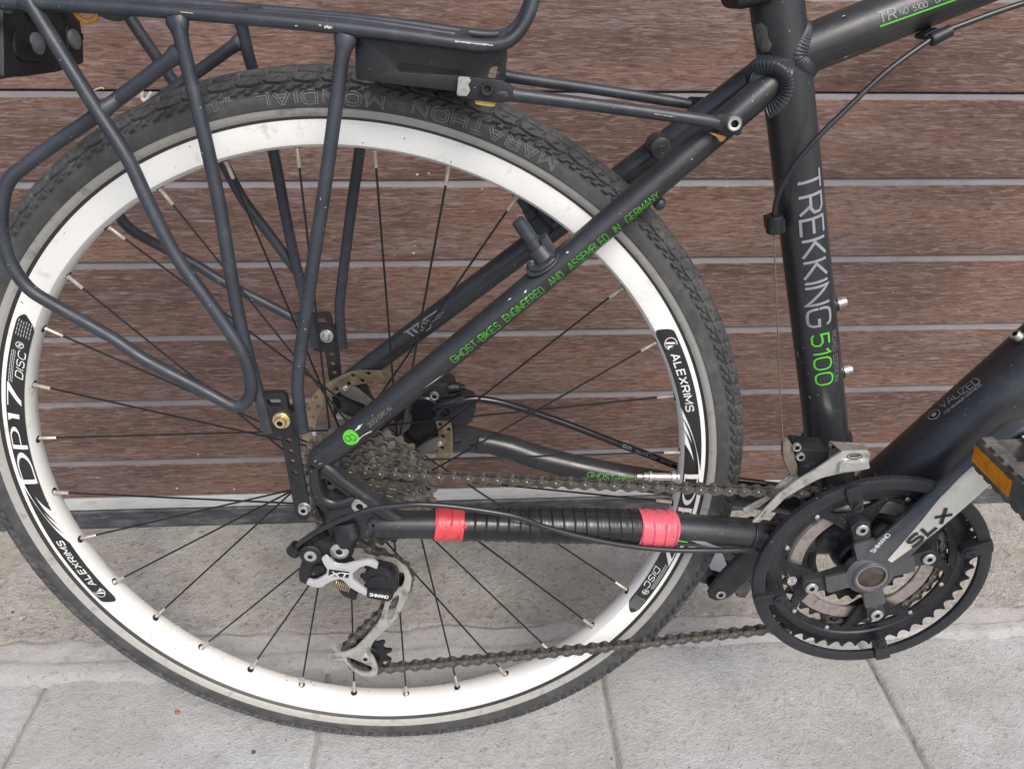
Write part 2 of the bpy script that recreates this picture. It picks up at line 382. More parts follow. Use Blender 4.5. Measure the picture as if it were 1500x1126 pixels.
# ------------------------------------------------------------------ stroke lettering
def arc(cx, cy, rx, ry, a0, a1, n=8):
    return [(cx + rx * math.cos(math.radians(a0 + (a1 - a0) * i / n)), cy + ry * math.sin(math.radians(a0 + (a1 - a0) * i / n))) for i in range(n + 1)]
def rr_(x0, y0, x1, y1, r=.28):
    return arc(x1 - r, y1 - r, r, r, 0, 90, 4) + arc(x0 + r, y1 - r, r, r, 90, 180, 4) + arc(x0 + r, y0 + r, r, r, 180, 270, 4) + arc(x1 - r, y0 + r, r, r, 270, 360, 4) + [(x1, y1 - r)]
G = {
 'A': (.9, [[(0, 0), (.42, 1), (.5, 1), (.9, 0)], [(.2, .3), (.75, .3)]]),
 'B': (.8, [[(0, 0), (0, 1), (.6, 1), (.76, .9), (.76, .65), (.6, .53), (0, .53)], [(.6, .53), (.8, .4), (.8, .14), (.62, 0), (0, 0)]]),
 'C': (.85, [[(.85, .8)] + arc(.6, .75, .22, .25, 60, 90, 2) + arc(.3, .7, .3, .3, 90, 180, 5) + arc(.3, .3, .3, .3, 180, 270, 5) + [(.6, 0), (.8, .06), (.85, .2)]]),
 'D': (.85, [[(0, 0), (0, 1), (.5, 1)] + arc(.5, .65, .35, .35, 90, 0, 5) + arc(.5, .35, .35, .35, 0, -90, 5) + [(0, 0)]]),
 'E': (.75, [[(.75, 1), (0, 1), (0, 0), (.75, 0)], [(0, .52), (.7, .52)]]),
 'F': (.72, [[(.72, 1), (0, 1), (0, 0)], [(0, .52), (.64, .52)]]),
 'G': (.9, [[(.88, .8)] + [(.8, .95), (.6, 1)] + arc(.3, .7, .3, .3, 90, 180, 5) + arc(.3, .3, .3, .3, 180, 270, 5) + [(.62, 0)] + arc(.62, .26, .26, .26, 270, 360, 4) + [(.88, .48), (.5, .48)]]),
 'H': (.85, [[(0, 0), (0, 1)], [(.85, 0), (.85, 1)], [(0, .52), (.85, .52)]]),
 'I': (.0, [[(0, 0), (0, 1)]]),
 'K': (.8, [[(0, 0), (0, 1)], [(.78, 1), (.12, .52), (.8, 0)], [(0, .52), (.12, .52)]]),
 'L': (.7, [[(0, 1), (0, 0), (.7, 0)]]),
 'M': (1., [[(0, 0), (0, 1), (.5, .25), (1, 1), (1, 0)]]),
 'N': (.88, [[(0, 0), (0, 1), (.88, 0), (.88, 1)]]),
 'O': (.95, [rr_(0, 0, .95, 1, .36)]),
 'P': (.8, [[(0, 0), (0, 1), (.56, 1), (.78, .86), (.78, .6), (.56, .45), (0, .45)]]),
 'R': (.82, [[(0, 0), (0, 1), (.58, 1), (.8, .87), (.8, .6), (.58, .46), (0, .46)], [(.45, .46), (.82, 0)]]),
 'S': (.8, [[(.78, .82), (.68, .97), (.5, 1), (.25, 1), (.05, .92), (.02, .72), (.1, .57), (.3, .52), (.55, .5), (.75, .42), (.8, .25), (.74, .07), (.55, 0), (.28, 0), (.08, .04), (0, .2)]]),
 'T': (.8, [[(0, 1), (.8, 1)], [(.4, 1), (.4, 0)]]),
 'U': (.85, [[(0, 1), (0, .3)] + arc(.3, .3, .3, .3, 180, 270, 5) + [(.55, 0)] + arc(.55, .3, .3, .3, 270, 360, 5) + [(.85, 1)]]),
 'V': (.88, [[(0, 1), (.44, 0), (.88, 1)]]),
 'W': (1.2, [[(0, 1), (.3, 0), (.6, .9), (.9, 0), (1.2, 1)]]),
 'X': (.85, [[(0, 0), (.85, 1)], [(0, 1), (.85, 0)]]),
 'Y': (.8, [[(0, 1), (.4, .5), (.8, 1)], [(.4, .5), (.4, 0)]]),
 'Z': (.8, [[(0, 1), (.8, 1), (0, 0), (.8, 0)]]),
 '0': (.85, [rr_(0, 0, .85, 1, .34)]),
 '1': (.3, [[(0, .8), (.3, 1), (.3, 0)]]),
 '2': (.8, [[(0, .82), (.15, 1), (.6, 1), (.8, .85), (.78, .6), (0, 0), (.8, 0)]]),
 '3': (.8, [[(0, .9), (.2, 1), (.6, 1), (.78, .85), (.75, .6), (.5, .53), (.78, .42), (.8, .14), (.6, 0), (.2, 0), (0, .1)]]),
 '5': (.8, [[(.75, 1), (.06, 1), (.02, .55), (.3, .6), (.6, .6), (.8, .45), (.8, .15), (.6, 0), (.2, 0), (0, .12)]]),
 '7': (.75, [[(0, 1), (.75, 1), (.25, 0)]]),
 '-': (.4, [[(0, .48), (.4, .48)]]), '.': (.05, [[(0, 0), (.05, 0)]]), ':': (.05, [[(0, .1), (.05, .1)], [(0, .8), (.05, .8)]]),
 ' ': (.45, []),
}
def strokes(text, gap=.3, wide=1., slant=0.):
    out = []; x = 0
    for ch in text:
        w_, st = G[ch]
        for s in st: out.append([((x + px * wide) + slant * py, py) for px, py in s])
        x += w_ * wide + gap
    return out, x - gap
def ribbon(mb, pts, t, fmap, step):
    """pts in text units -> quads of width t mapped on a surface"""
    P = [Vector(p) for p in pts]; Q = [P[0]]
    for a, b in zip(P, P[1:]):
        n = max(1, int((b - a).length / step))
        for i in range(1, n + 1): Q.append(a.lerp(b, i / n))
    if len(Q) < 2: return
    closed = (Q[0] - Q[-1]).length < 1e-5
    d0 = (Q[1] - Q[0]).normalized(); d1 = (Q[-1] - Q[-2]).normalized()
    if not closed: Q[0] = Q[0] - d0 * t * .5 * 0; 
    L_, R_ = [], []
    for i, q in enumerate(Q):
        a = Q[i - 1] if i > 0 else (Q[-2] if closed else q); b = Q[i + 1] if i < len(Q) - 1 else (Q[1] if closed else q)
        da = (q - a).normalized() if (q - a).length > 1e-9 else None; db = (b - q).normalized() if (b - q).length > 1e-9 else None
        if da is None: da = db
        if db is None: db = da
        nn = Vector((-(da.y + db.y), da.x + db.x))
        if nn.length < 1e-6: nn = Vector((-da.y, da.x))
        nn.normalize(); na = Vector((-da.y, da.x)); k = 1 / max(.45, nn.dot(na))
        L_.append(q + nn * t / 2 * k); R_.append(q - nn * t / 2 * k)
    vs = []
    for l, r in zip(L_, R_): vs += [fmap(*l), fmap(*r)]
    mb.add(vs, [(2 * i, 2 * i + 1, 2 * i + 3, 2 * i + 2) for i in range(len(Q) - 1)])
def write(mb, text, fmap, h, length=None, t=.12, gap=.3, wide=1., slant=0., outline=False):
    """fmap(u, v): u metres along, v metres up from the baseline. h letter height."""
    st, wd = strokes(text, gap, wide, slant)
    sx = (length / wd) if length else h
    for s in st:
        pts = [(x * sx, y * h) for x, y in s]
        if outline:
            for sg in (-1, 1):
                P = [Vector(p) for p in pts]; off = []
                for i, q in enumerate(P):
                    a = P[max(0, i - 1)]; b = P[min(len(P) - 1, i + 1)]; d = (b - a).normalized() if (b - a).length > 0 else Vector((1, 0))
                    off.append(tuple(q + Vector((-d.y, d.x)) * sg * t * h * .5))
                ribbon(mb, off, h * .085, fmap, h * .25)
        else: ribbon(mb, pts, t * h, fmap, h * .2)
def tubemap(P0, P1, r, pa, pb, lift=.00025):
    """text along a tube from photo point pa to pb (middle line of the letters)"""
    P0 = Vector(P0); P1 = Vector(P1); ax = (P1 - P0).normalized()
    def hit(px, py):
        d = ray(px, py).normalized(); w0 = CB - P0
        dd = d - ax * d.dot(ax); ww = w0 - ax * w0.dot(ax)
        a = dd.dot(dd); b = 2 * dd.dot(ww); c = ww.dot(ww) - r * r; disc = max(0, b * b - 4 * a * c)
        t = (-b - math.sqrt(disc)) / (2 * a); H = CB + d * t; return H
    u0 = (Vector((0, -1, 0)) - ax * -ax.y).normalized(); b0 = ax.cross(u0)
    def ua(H):
        q = H - P0; return q.dot(ax), math.atan2(q.dot(b0), q.dot(u0))
    (ua0, aa0), (ua1, aa1) = ua(hit(*pa)), ua(hit(*pb))
    L_ = abs(ua1 - ua0); sg = 1 if ua1 > ua0 else -1
    def f(u, v):                     # v measured from the middle line
        k = u / L_ if L_ else 0; U = ua0 + sg * u; a = aa0 + (aa1 - aa0) * k
        # "up" of the text: to the left of its reading direction as the viewer sees it
        a += sg * up * v / r
        rr2 = r + lift; return P0 + ax * U + (u0 * math.cos(a) + b0 * math.sin(a)) * rr2
    # find which sign of angle is "left of reading direction" for the viewer: b0 direction seen in the x-z plane
    rd = ax * sg; left = Vector((-rd.z, 0, rd.x)); up = 1 if (b0 * sg).dot(left) > 0 else -1
    return f, L_
from mathutils.bvhtree import BVHTree
def snap(mb, o, lift=.0004, start=0):
    """lay the print on the real surface of a part"""
    me = o.data; bv = BVHTree.FromPolygons([v.co[:] for v in me.vertices], [p.vertices[:] for p in me.polygons])
    for i in range(start, len(mb.v)):
        l, n, _, _ = bv.find_nearest(Vector(mb.v[i]))
        d = Vector(mb.v[i]) - l
        if n.dot(CB - l) < 0: n = -n
        mb.v[i] = tuple(l + n * lift)
    return mb
def flatmap(pa, pb, Y, flip=False):
    a = A(*pa, Y); b = A(*pb, Y); e = (b - a); L_ = e.length; e.normalize(); up = Vector((-e.z, 0, e.x))
    return (lambda u, v: a + e * u + up * v), L_
def fill_poly(mb, pts2, fmap, n=1):
    """small flat print: pts2 polygon in (u, v) triangulated, subdivided, mapped"""
    bm = bmesh.new(); vv = [bm.verts.new((p[0], p[1], 0)) for p in pts2]
    ed = [bm.edges.new((vv[i], vv[(i + 1) % len(vv)])) for i in range(len(vv))]
    bmesh.ops.triangle_fill(bm, use_beauty=True, edges=ed)
    for _ in range(n): bmesh.ops.subdivide_edges(bm, edges=bm.edges[:], cuts=1, use_grid_fill=True)
    bmesh.ops.triangulate(bm, faces=bm.faces[:])
    bm.verts.index_update()
    mb.add([fmap(v.co.x, v.co.y) for v in bm.verts], [[v.index for v in f.verts] for f in bm.faces]); bm.free()

# ================================================================== THE SETTING
DY = 0.911                                                            # the garage door stands here
def grid(x0, x1, y0, y1, nx, ny, zf):
    mb = MB(); vs = [(x0 + (x1 - x0) * i / nx, y0 + (y1 - y0) * j / ny) for j in range(ny + 1) for i in range(nx + 1)]
    mb.v = [(x, y, zf(x, y)) for x, y in vs]
    mb.f = [(j * (nx + 1) + i, j * (nx + 1) + i + 1, (j + 1) * (nx + 1) + i + 1, (j + 1) * (nx + 1) + i) for j in range(ny) for i in range(nx)]
    mb.m = [0] * len(mb.f); return mb
from mathutils import noise
def nz3(x, y, s, o=0): return noise.noise(Vector((x * s + o, y * s - o, o * .37)))
link('ground', grid(-30, 30, -30, 30, 4, 4, lambda x, y: -.03).mesh('ground', [M['soil']]), kind='structure')
def b_edge(x): return .688 + .010 * nz3(x, 1, 6, 7) + .006 * nz3(x, 1, 28, 1) + .0025 * nz3(x, 0, 90, 2)
def apron():
    offs = [-.004, -.0012, 0, .0008, .0016, .003, .006, .012] + [.02 + .0085 * k for k in range(1, 30)]; nx = 620; mb = MB()
    for o_ in offs:
        for i in range(nx + 1):
            x = -1.9 + 4.1 * i / nx; y = min(b_edge(x) + o_, DY + .05)
            e = nz3(x, y, 9) * .0026 + nz3(x, y, 31, 3) * .0016 + nz3(x, y, 80, 5) * .0009
            dp = max(0, 1 - max(0, o_) / .0024) * max(0, min(1, .45 + 1.6 * nz3(x, 3, 11, 4)))
            mb.v.append((x, y, -.001 + e * min(1, max(0, (DY - .005 - y) / .03)) - .006 * dp))
    mb.f = [(j * (nx + 1) + i, j * (nx + 1) + i + 1, (j + 1) * (nx + 1) + i + 1, (j + 1) * (nx + 1) + i) for j in range(len(offs) - 1) for i in range(nx)]; mb.m = [0] * len(mb.f); return mb
link('concrete_apron', apron().mesh('concrete_apron', [M['apron']]), kind='structure')
# the mortar band that feathers out over the rear ends of the slabs
def band():
    mb = MB(); nx = 620; ny = 20; vs = []
    for j in range(ny + 1):
        t = j / ny
        for i in range(nx + 1):
            x = -1.9 + 4.1 * i / nx
            f = .622 + .010 * nz3(x, 0, 5, 2) + .005 * nz3(x, 0, 24, 4) + .0025 * nz3(x, 0, 90, 8) + (.022 if x > .2 else .022 * max(0, min(1, (x - .05) / .15)))
            b = b_edge(x)
            y = f + (b - f) * t; e = min(t, 1 - t) * 2
            cr = max(0, (t - .9) / .1) * max(0, min(1, .45 + 1.6 * nz3(x, 3, 11, 4)))
            z = -.0012 + .0042 * min(1, e * 2.2) * (1 if t < .5 else 0) + (.0022 - .006 * cr) * (t >= .5) + nz3(x, y, 40, 6) * .0008
            vs.append((x, y, z))
    mb.v = vs; mb.f = [(j * (nx + 1) + i, j * (nx + 1) + i + 1, (j + 1) * (nx + 1) + i + 1, (j + 1) * (nx + 1) + i) for j in range(ny) for i in range(nx)]
    mb.m = [0] * len(mb.f); return mb
link('mortar_band', band().mesh('mortar_band', [M['strip']]), kind='structure')
pave = bpy.data.objects.new('pavement', None); col.objects.link(pave); pave['kind'] = 'structure'
def slab(x0, x1, y0, y1):
    g = .0014; mb = MB(); nx, ny = 40, 40
    x0 += g; x1 -= g; y0 += g; y1 -= g
    ph = random.random() * 9; tilt = random.uniform(-.0012, .0012)
    def zf(x, y):
        d = min(x - x0, x1 - x, y - y0, y1 - y); ed = max(0, 1 - d / .006)
        return nz3(x, y, 14, ph) * .0007 - ed * ed * .004 + tilt * (x - x0) / .34 - .0003
    xs = sorted(set([x0, x0 + .0012, x0 + .003, x0 + .006] + [x0 + (x1 - x0) * i / nx for i in range(1, nx)] + [x1 - .006, x1 - .003, x1 - .0012, x1]))
    ys = sorted(set([y0, y0 + .0012, y0 + .003, y0 + .006] + [y0 + (y1 - y0) * i / ny for i in range(1, ny)] + [y1 - .006, y1 - .003, y1 - .0012, y1]))
    w_ = len(xs); mb.v = [(x + nz3(x, y, 60, ph) * .0006, y, zf(x, y)) for y in ys for x in xs]
    mb.f = [(j * w_ + i, j * w_ + i + 1, (j + 1) * w_ + i + 1, (j + 1) * w_ + i) for j in range(len(ys) - 1) for i in range(w_ - 1)]
    # skirts
    rim_ = [i for i in range(w_)] + [j * w_ + w_ - 1 for j in range(1, len(ys))] + [(len(ys) - 1) * w_ + i for i in range(w_ - 2, -1, -1)] + [j * w_ for j in range(len(ys) - 2, 0, -1)]
    o = len(mb.v); mb.v += [(mb.v[i][0], mb.v[i][1], -.03) for i in rim_]; n_ = len(rim_)
    mb.f += [(rim_[(k + 1) % n_], rim_[k], o + k, o + (k + 1) % n_) for k in range(n_)]
    mb.m = [0] * len(mb.f); return mb
XJ = [-.5157 - .338 * k for k in range(3, 0, -1)] + [-.5157, -.1795, .1585, .5012, .839, 1.177, 1.515]
for r_ in range(3):
    ye = .652 - .51 * r_
    for a, b in zip(XJ, XJ[1:]): obj('paving_slab', slab(a, b, ye - .51, ye), 'slab', pave)
jb = grid(XJ[0] - .02, XJ[-1] + .02, -.9, .66, 420, 200, lambda x, y: -.0046 + nz3(x, y, 30) * .0012 + nz3(x, y, 90) * .0010 + .0018 * max(0, min(1, (.28 - abs(x + .18)) / .04)))
obj('joint_sand', jb, 'joint', pave)
# the garage door
door = bpy.data.objects.new('garage_door', None); door.location = (0, DY, 0); col.objects.link(door)
door['label'] = 'brown wood-grain garage door of horizontal planks with pale grooves behind the bicycle'; door['category'] = 'garage door'
X0, X1 = -1.25, 1.55
ZG = [.0494, .117, .2184, .3195, .4218, .5238, .6263] + [.6263 + .1022 * k for k in range(1, 17)]
def plank(z0, z1, joint_below, joint_above, first=False):
    """profile (depth, height); depth 0 is the face, + is recessed"""
    h = z1 - z0
    pr = [(.0032, 0.0), (.0008, .0006), (0, .0016), (0, h - .0088), (.0008, h - .0079), (.0030, h - .0008), (.0034, h + .0002)]
    if joint_above: pr = pr[:-4] + [(0, h - .0095), (.0008, h - .0086), (.0026, h - .0030), (.010, h - .0022)]
    if joint_below: pr = [(.010, -.0008), (.0010, -.0004), (0, .0012)] + pr[3:]
    mb = MB(); n = 70; k = len(pr)
    for i in range(n + 1):
        x = X0 + (X1 - X0) * i / n
        for j, (d, z) in enumerate(pr): mb.v.append((x, d + nz3(x, z0, 3, 1) * .0004, z + nz3(x, z0 + j, 14, j) * .0003))
    for i in range(n):
        for j in range(k - 1):
            mb.f.append((i * k + j, (i + 1) * k + j, (i + 1) * k + j + 1, i * k + j + 1))
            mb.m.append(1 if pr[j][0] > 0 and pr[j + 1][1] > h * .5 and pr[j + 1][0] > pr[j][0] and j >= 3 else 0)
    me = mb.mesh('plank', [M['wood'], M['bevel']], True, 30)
    o = link('plank', me, door); o.location = (0, 0, z0); return o
JT = {5: 1, 9: 1}
for i in range(len(ZG) - 1):
    top = i + 1 in (6, 11, 16, 21); bot = i in (6, 11, 16, 21)
    plank(ZG[i], ZG[i + 1], bot, top, i == 0)
mb = MB(); mb.box(((X0 + X1) / 2, .020, ZG[-1] / 2 + .03), (X1 - X0, .016, ZG[-1] - .06)); obj('backing_sheet', mb, 'seam', door)
def bar(name, prof, m):
    mb = MB(); n = 60; k = len(prof)
    for i in range(n + 1):
        x = X0 + (X1 - X0) * i / n
        for j, (d, z) in enumerate(prof): mb.v.append((x, d, z + nz3(x, j, 5, j) * .0006))
    mb.f = [(i * k + j, (i + 1) * k + j, (i + 1) * k + j + 1, i * k + j + 1) for i in range(n) for j in range(k - 1)]; mb.m = [0] * len(mb.f)
    return obj(name, mb, m, door, True, 30)
bar('bottom_rail', [(.004, .0262), (-.001, .0270), (-.0025, .029), (-.0025, .0455), (-.001, .0485), (.006, .0490)], 'alu')
bar('bottom_seal', [(.0, -.004), (-.010, -.003), (-.0125, .002), (-.0118, .0055), (-.006, .0075), (-.0048, .011), (-.0045, .024), (-.002, .0262), (.004, .0264)], 'seal')
# side jambs and lintel frame the door
for nm, x0, x1 in (('jamb', X0 - .12, X0 - .002), ('jamb', X1 + .002, X1 + .12)):
    mb = MB(); mb.box(((x0 + x1) / 2, .0, 1.16), (x1 - x0, .06, 2.32)); obj(nm, mb, 'alu', door)
mb = MB(); mb.box(((X0 + X1) / 2, 0, ZG[-1] + .06), (X1 - X0, .06, .11)); obj('lintel', mb, 'alu', door)
# loose bits on the ground
def gp(px, py):
    r = RD.transposed() @ Vector(((px - 750) / 1125, (py - 563) / 1125, 1)); t = -CAMH / r.z; return (r.x * t, r.y * t)
def pebble(px, py, r, m, label, grp=None, seed=1):
    rs = random.Random(seed); bm = bmesh.new(); bmesh.ops.create_icosphere(bm, subdivisions=2, radius=r)
    for v in bm.verts: v.co *= 1 + noise.noise(v.co * (1.3 / r) + Vector((seed, 0, 0))) * .5; v.co.z *= .6
    me = bpy.data.meshes.new('pebble'); bm.to_mesh(me); bm.free(); me.materials.append(m)
    x, y = gp(px, py); o = link('pebble', me, label=label, category='pebble'); o.location = (x, y, r * .45 + .0008)
    if grp: o['group'] = grp
M['brick'] = mat('brick_red_stone', (.33, .12, .07), .8, 0, .2, 300)
M['grit_d'] = mat('dark_stone', (.07, .065, .06), .8, 0, .2, 300)
M['grit_g'] = mat('grey_stone', (.33, .32, .31), .8, 0, .2, 300, bump=.5)
M['grit_w'] = mat('pale_stone', (.7, .69, .66), .8)
pebble(260, 1044, .0028, M['brick'], 'small brick-red stone lying on the slab below the tyre', seed=3)
pebble(32, 906, .0042, M['grit_g'], 'grey pebble on the concrete left of the tyre', seed=5)
pebble(372, 1102, .0022, M['grit_d'], 'dark speck of stone on the slab at the bottom edge', seed=7)
pebble(19, 897, .0018, M['grit_d'], 'tiny dark stone on the concrete near the left edge', seed=9)
pebble(262, 918, .0016, M['grit_w'], 'tiny white stone on the concrete just inside the rim', seed=11)
# sand and grit: nobody could count it
rs = random.Random(8); mb = MB()
def chip(mb, x, y, z, r):
    a = rs.random() * 6; v = [(x + r * math.cos(a + k * 2.1) * rs.uniform(.6, 1.2), y + r * math.sin(a + k * 2.1) * rs.uniform(.6, 1.2), z) for k in range(3)]
    v.append((x, y, z + r * .8)); mb.add(v, [(0, 1, 3), (1, 2, 3), (2, 0, 3)])
for i in range(5200):
    x = rs.uniform(-.75, 1.0); y = rs.choice([rs.gauss(.66, .035), rs.uniform(.42, .90), rs.gauss(.89, .01), rs.gauss(.70, .04)])
    if not .38 < y < .905: continue
    chip(mb, x, y, 0.0006, rs.choice([.0004, .0005, .0006, .0008, .0011]))
link('grit', mb.mesh('grit', [M['grit_g']], False), kind='stuff')
mb = MB()
for i in range(420):
    x = rs.uniform(-.75, 1.0); y = rs.uniform(.40, .90); chip(mb, x, y, 0.0008, rs.choice([.0005, .0007, .001]))
link('grit', mb.mesh('grit', [M['grit_d']], False), kind='stuff')
# a curl of dry bark and a wisp caught on the door joint
def wisp(pts, r, name, m, label, cat_):
    mb = MB(); P = cat([Vector(p) for p in pts], 6); mb.tube(P, [r * (1 - .6 * abs(i / len(P) - .4)) for i in range(len(P))], 6); o = obj(name, mb, m, label=label, category=cat_)
def dpt(px, py, off=.004):
    r = RD.transposed() @ Vector(((px - 750) / 1125, (py - 563) / 1125, 1)); t = (DY - off) / r.y; return (r.x * t, r.y * t, r.z * t + CAMH)
M['straw'] = mat('dry_straw', (.52, .46, .38), .8, 0, .2, 300)
wisp([dpt(209, 134), dpt(208, 142), dpt(211, 148), dpt(217, 143), dpt(221, 135)], .0022, 'dry_leaf', M['straw'], 'pale curl of dry leaf caught on the door groove behind the rack', 'leaf')
wisp([dpt(137, 133), dpt(144, 130), dpt(150, 129), dpt(152, 131)], .0008, 'twig', M['straw'], 'short dark twig lying in the door groove beside the rear rack leg', 'twig')
for px, py, r in ((781, 429, .0016), (606, 372, .0020), (607, 362, .0010), (857, 482, .0013), (578, 374, .0010), (849, 498 , .0010)):
    pass
mb = MB()
for px, py, r in ((1308, 429, 1.), (1349, 498, 1.), (1321, 518, 1.), (606, 371, 2.2), (608, 360, 1.2), (607, 353, .9), (578, 374, .9), (611, 256, 2.2), (628, 254, 1.6), (706, 277, 1.2), (143, 699, 1.6), (259, 715, 2.6), (343, 716, 2.4), (290, 665, 2), (1282, 493, .8)):
    q = dpt(px, py, .0006); mb.ball(q, .0007 * r, (1, .3, 1), 8, 5)
mb.xf(Matrix.Translation((0, -DY, 0)))
obj('paint_spots', mb, M['straw'], door)
# ================================================================== THE BICYCLE
bike = bpy.data.objects.new('bicycle', None); col.objects.link(bike); bike.empty_display_size = .1
bike.matrix_world = BIKE
bike['label'] = 'matt black trekking bicycle with white rims and rear rack leaning by the garage door'; bike['category'] = 'bicycle'
# ------------------------------------------------------------------ rear wheel
FL = (-.021, .034)                                                   # spoke flanges
mb = MB(); mb.lathe([(-.060, .001), (-.060, .009), (-.030, .012), (-.026, .027), (-.0235, .031), (-.0195, .031), (-.017, .022), (-.008, .0165), (.012, .0165), (.026, .020),
                     (.031, .028), (.032, .031), (.036, .031), (.0375, .026), (.045, .022), (.060, .011), (.063, .009), (.063, .001)], 72, (.005, .002))
wheel = obj('rear_wheel', mb, 'hub', bike)
PH = math.radians(95.25)
rimp = [(-.0118, .3175), (-.0121, .314), (-.0119, .3035), (-.0108, .2995), (-.0075, .2972), (0, .2962), (.0075, .2972), (.0108, .2995), (.0119, .3035), (.0121, .314), (.0118, .3175),
        (.0098, .3175), (.0092, .310), (-.0092, .310), (-.0098, .3175)]
mb = MB(); mb.lathe(rimp, 360, closed=True); obj('rim', mb, 'rim', wheel)

def tyre():
    """one revolved casing; the tread is real relief"""
    PIT = 104; NS = 20; N = PIT * NS; pl = 2 * PI * .353 / PIT * 1000          # pitch length in mm
    r0 = .0208; RC = .3322
    ph = np.concatenate([np.linspace(-148, -79, 17), np.linspace(-77.5, 77.5, 112), np.linspace(79, 148, 17)]); nb = len(ph)
    v = np.radians(ph) * r0 * 1000
    u = np.arange(NS) / NS * pl
    U, V = np.meshgrid(u, v, indexing='ij')
    segs = []                                                        # grooves (u0, v0, u1, v1, half width)
    def both(pts, w_, off=0):
        for a, b in zip(pts, pts[1:]):
            segs.append((a[0], a[1], b[0], b[1], w_)); segs.append((-a[0] + off, -a[1], -b[0] + off, -b[1], w_))
    p = pl
    h_ = p * .5
    both([(0, 29), (3.5, 24), (10.5, 19.2)], 1.25, h_); both([(10.5, 19.2), (p * .5 + 10.5, 21.0), (p + 10.5, 19.2)], .85, h_)
    both([(10.5, 19.2), (8.0, 15.6), (14.0, 10.8)], 1.15, h_); both([(14.0, 10.8), (p * .5 + 15, 12.6), (p + 14.0, 10.8)], .75, h_)
    both([(14.0, 10.8), (11.5, 7.0), (17.5, 2.2), (23.5, .6)], 1.05, h_); both([(13, 24.8), (17.5, 22.6)], .45, h_); both([(17.5, 17.2), (21.5, 14.6)], .45, h_); both([(2, 8.5), (6, 5.4)], .45, h_)
    D = np.full(U.shape, 9.)
    for (a, b, c, d, w_) in segs:
        for sh in (-2 * p, -p, 0, p, 2 * p):
            ax, ay, bx, by = a + sh, b, c + sh, d
            dx, dy = bx - ax, by - ay; t = np.clip(((U - ax) * dx + (V - ay) * dy) / (dx * dx + dy * dy), 0, 1)
            D = np.minimum(D, np.hypot(U - ax - t * dx, V - ay - t * dy) - w_)
    h = np.clip((D + .35) / .7, 0, 1)
    sgn = np.where(V > 0, p * .5, 0)
    edge = 24.6 + 1.2 * np.sign(np.sin((U + sgn) / p * 4 * PI)) + .0 * U
    sh = np.clip((edge - np.abs(V)) / 1.0 + .5, 0, 1)
    relief = (h * sh) * .0026 + sh * 0 - (1 - sh) * 0
    allr = np.tile(relief, (PIT, 1))
    th = np.arange(N) / N * 2 * PI
    rng_ = np.random.RandomState(3)
    wear = 1 - .12 * np.sin(th * 3)[:, None]
    rad = (r0 - .0021 + allr * wear)
    # bead lines on the sidewall
    aph = np.abs(ph)[None, :]
    rad = rad + .0004 * ((aph > 104) & (aph < 108)) + .0003 * ((aph > 122) & (aph < 125))
    phr = np.radians(ph)[None, :]
    Y = rad * np.sin(phr) * 1.0 + 0 * th[:, None]; R_ = RC + rad * np.cos(phr)
    X = R_ * np.cos(th)[:, None]; Z = R_ * np.sin(th)[:, None]
    co = np.stack([X, Y, Z], -1).reshape(-1, 3)
    i = np.arange(N)[:, None]; j = np.arange(nb - 1)[None, :]; i2 = (i + 1) % N
    f = np.stack([i * nb + j, i2 * nb + j, i2 * nb + j + 1, i * nb + j + 1], -1)
    f = f[..., ::-1].reshape(-1, 4) if False else f.reshape(-1, 4)
    me = bpy.data.meshes.new('tyre'); me.vertices.add(len(co)); me.vertices.foreach_set('co', co.astype(np.float32).ravel())
    me.loops.add(f.size); me.loops.foreach_set('vertex_index', f.astype(np.int32).ravel())
    me.polygons.add(len(f)); me.polygons.foreach_set('loop_start', np.arange(0, f.size, 4, dtype=np.int32)); me.polygons.foreach_set('loop_total', np.full(len(f), 4, dtype=np.int32))
    pc = np.abs((ph[:-1] + ph[1:]) / 2); mi = np.where(pc < 77, 0, 1)
    rr_mid = RC + (r0 - .0018) * np.cos(np.radians(pc))
    mi = np.where((rr_mid < .3262) & (rr_mid > .3203), 2, mi); mi = np.where(rr_mid <= .3203, 3, mi)
    me.polygons.foreach_set('material_index', np.tile(mi, N).astype(np.int32))
    me.polygons.foreach_set('use_smooth', np.ones(len(f), dtype=bool))
    for k in ('rubber', 'sidewall', 'reflex', 'beadline'): me.materials.append(M[k])
    me.update(calc_edges=True); me.set_sharp_from_angle(angle=math.radians(50)); return me
link('tyre', tyre(), wheel)
# moulded lettering on the near sidewall
def sidemap(th0, rc, ccw=False, lift=.0004):
    rs_ = .0208 - .0018 + lift
    def f(u, v):
        if ccw: th = th0 + u / rc; r = rc - v
        else: th = th0 - u / rc; r = rc + v
        c = max(-1, min(1, (r - .3322) / rs_)); y = -rs_ * math.sqrt(max(0, 1 - c * c))
        return (r * math.cos(th), y, r * math.sin(th))
    return f
for tx, th_, rc_, ccw_, h_, L_, kw in (('MARATHON', 59.8, .3375, True, .0078, .112, dict(t=.26, gap=.38, outline=True)), ('MONDIAL', 82.6, .3375, True, .0078, .092, dict(t=.26, gap=.42, outline=True)),
        ('EVOLUTION', 102.6, .3350, True, .0030, .020, dict(t=.13)), ('DOUBLE DEFENSE', 101.2, .3395, True, .0032, .030, dict(t=.13)), ('SCHWALBE', 270.6, .3325, False, .0085, .078, dict(t=.22, gap=.35))):
    mb = MB(); write(mb, tx, sidemap(math.radians(th_), rc_, ccw_), h_, L_, **kw); obj('lettering', mb, 'tyreink_faint' if tx == 'SCHWALBE' else 'tyreink', wheel)
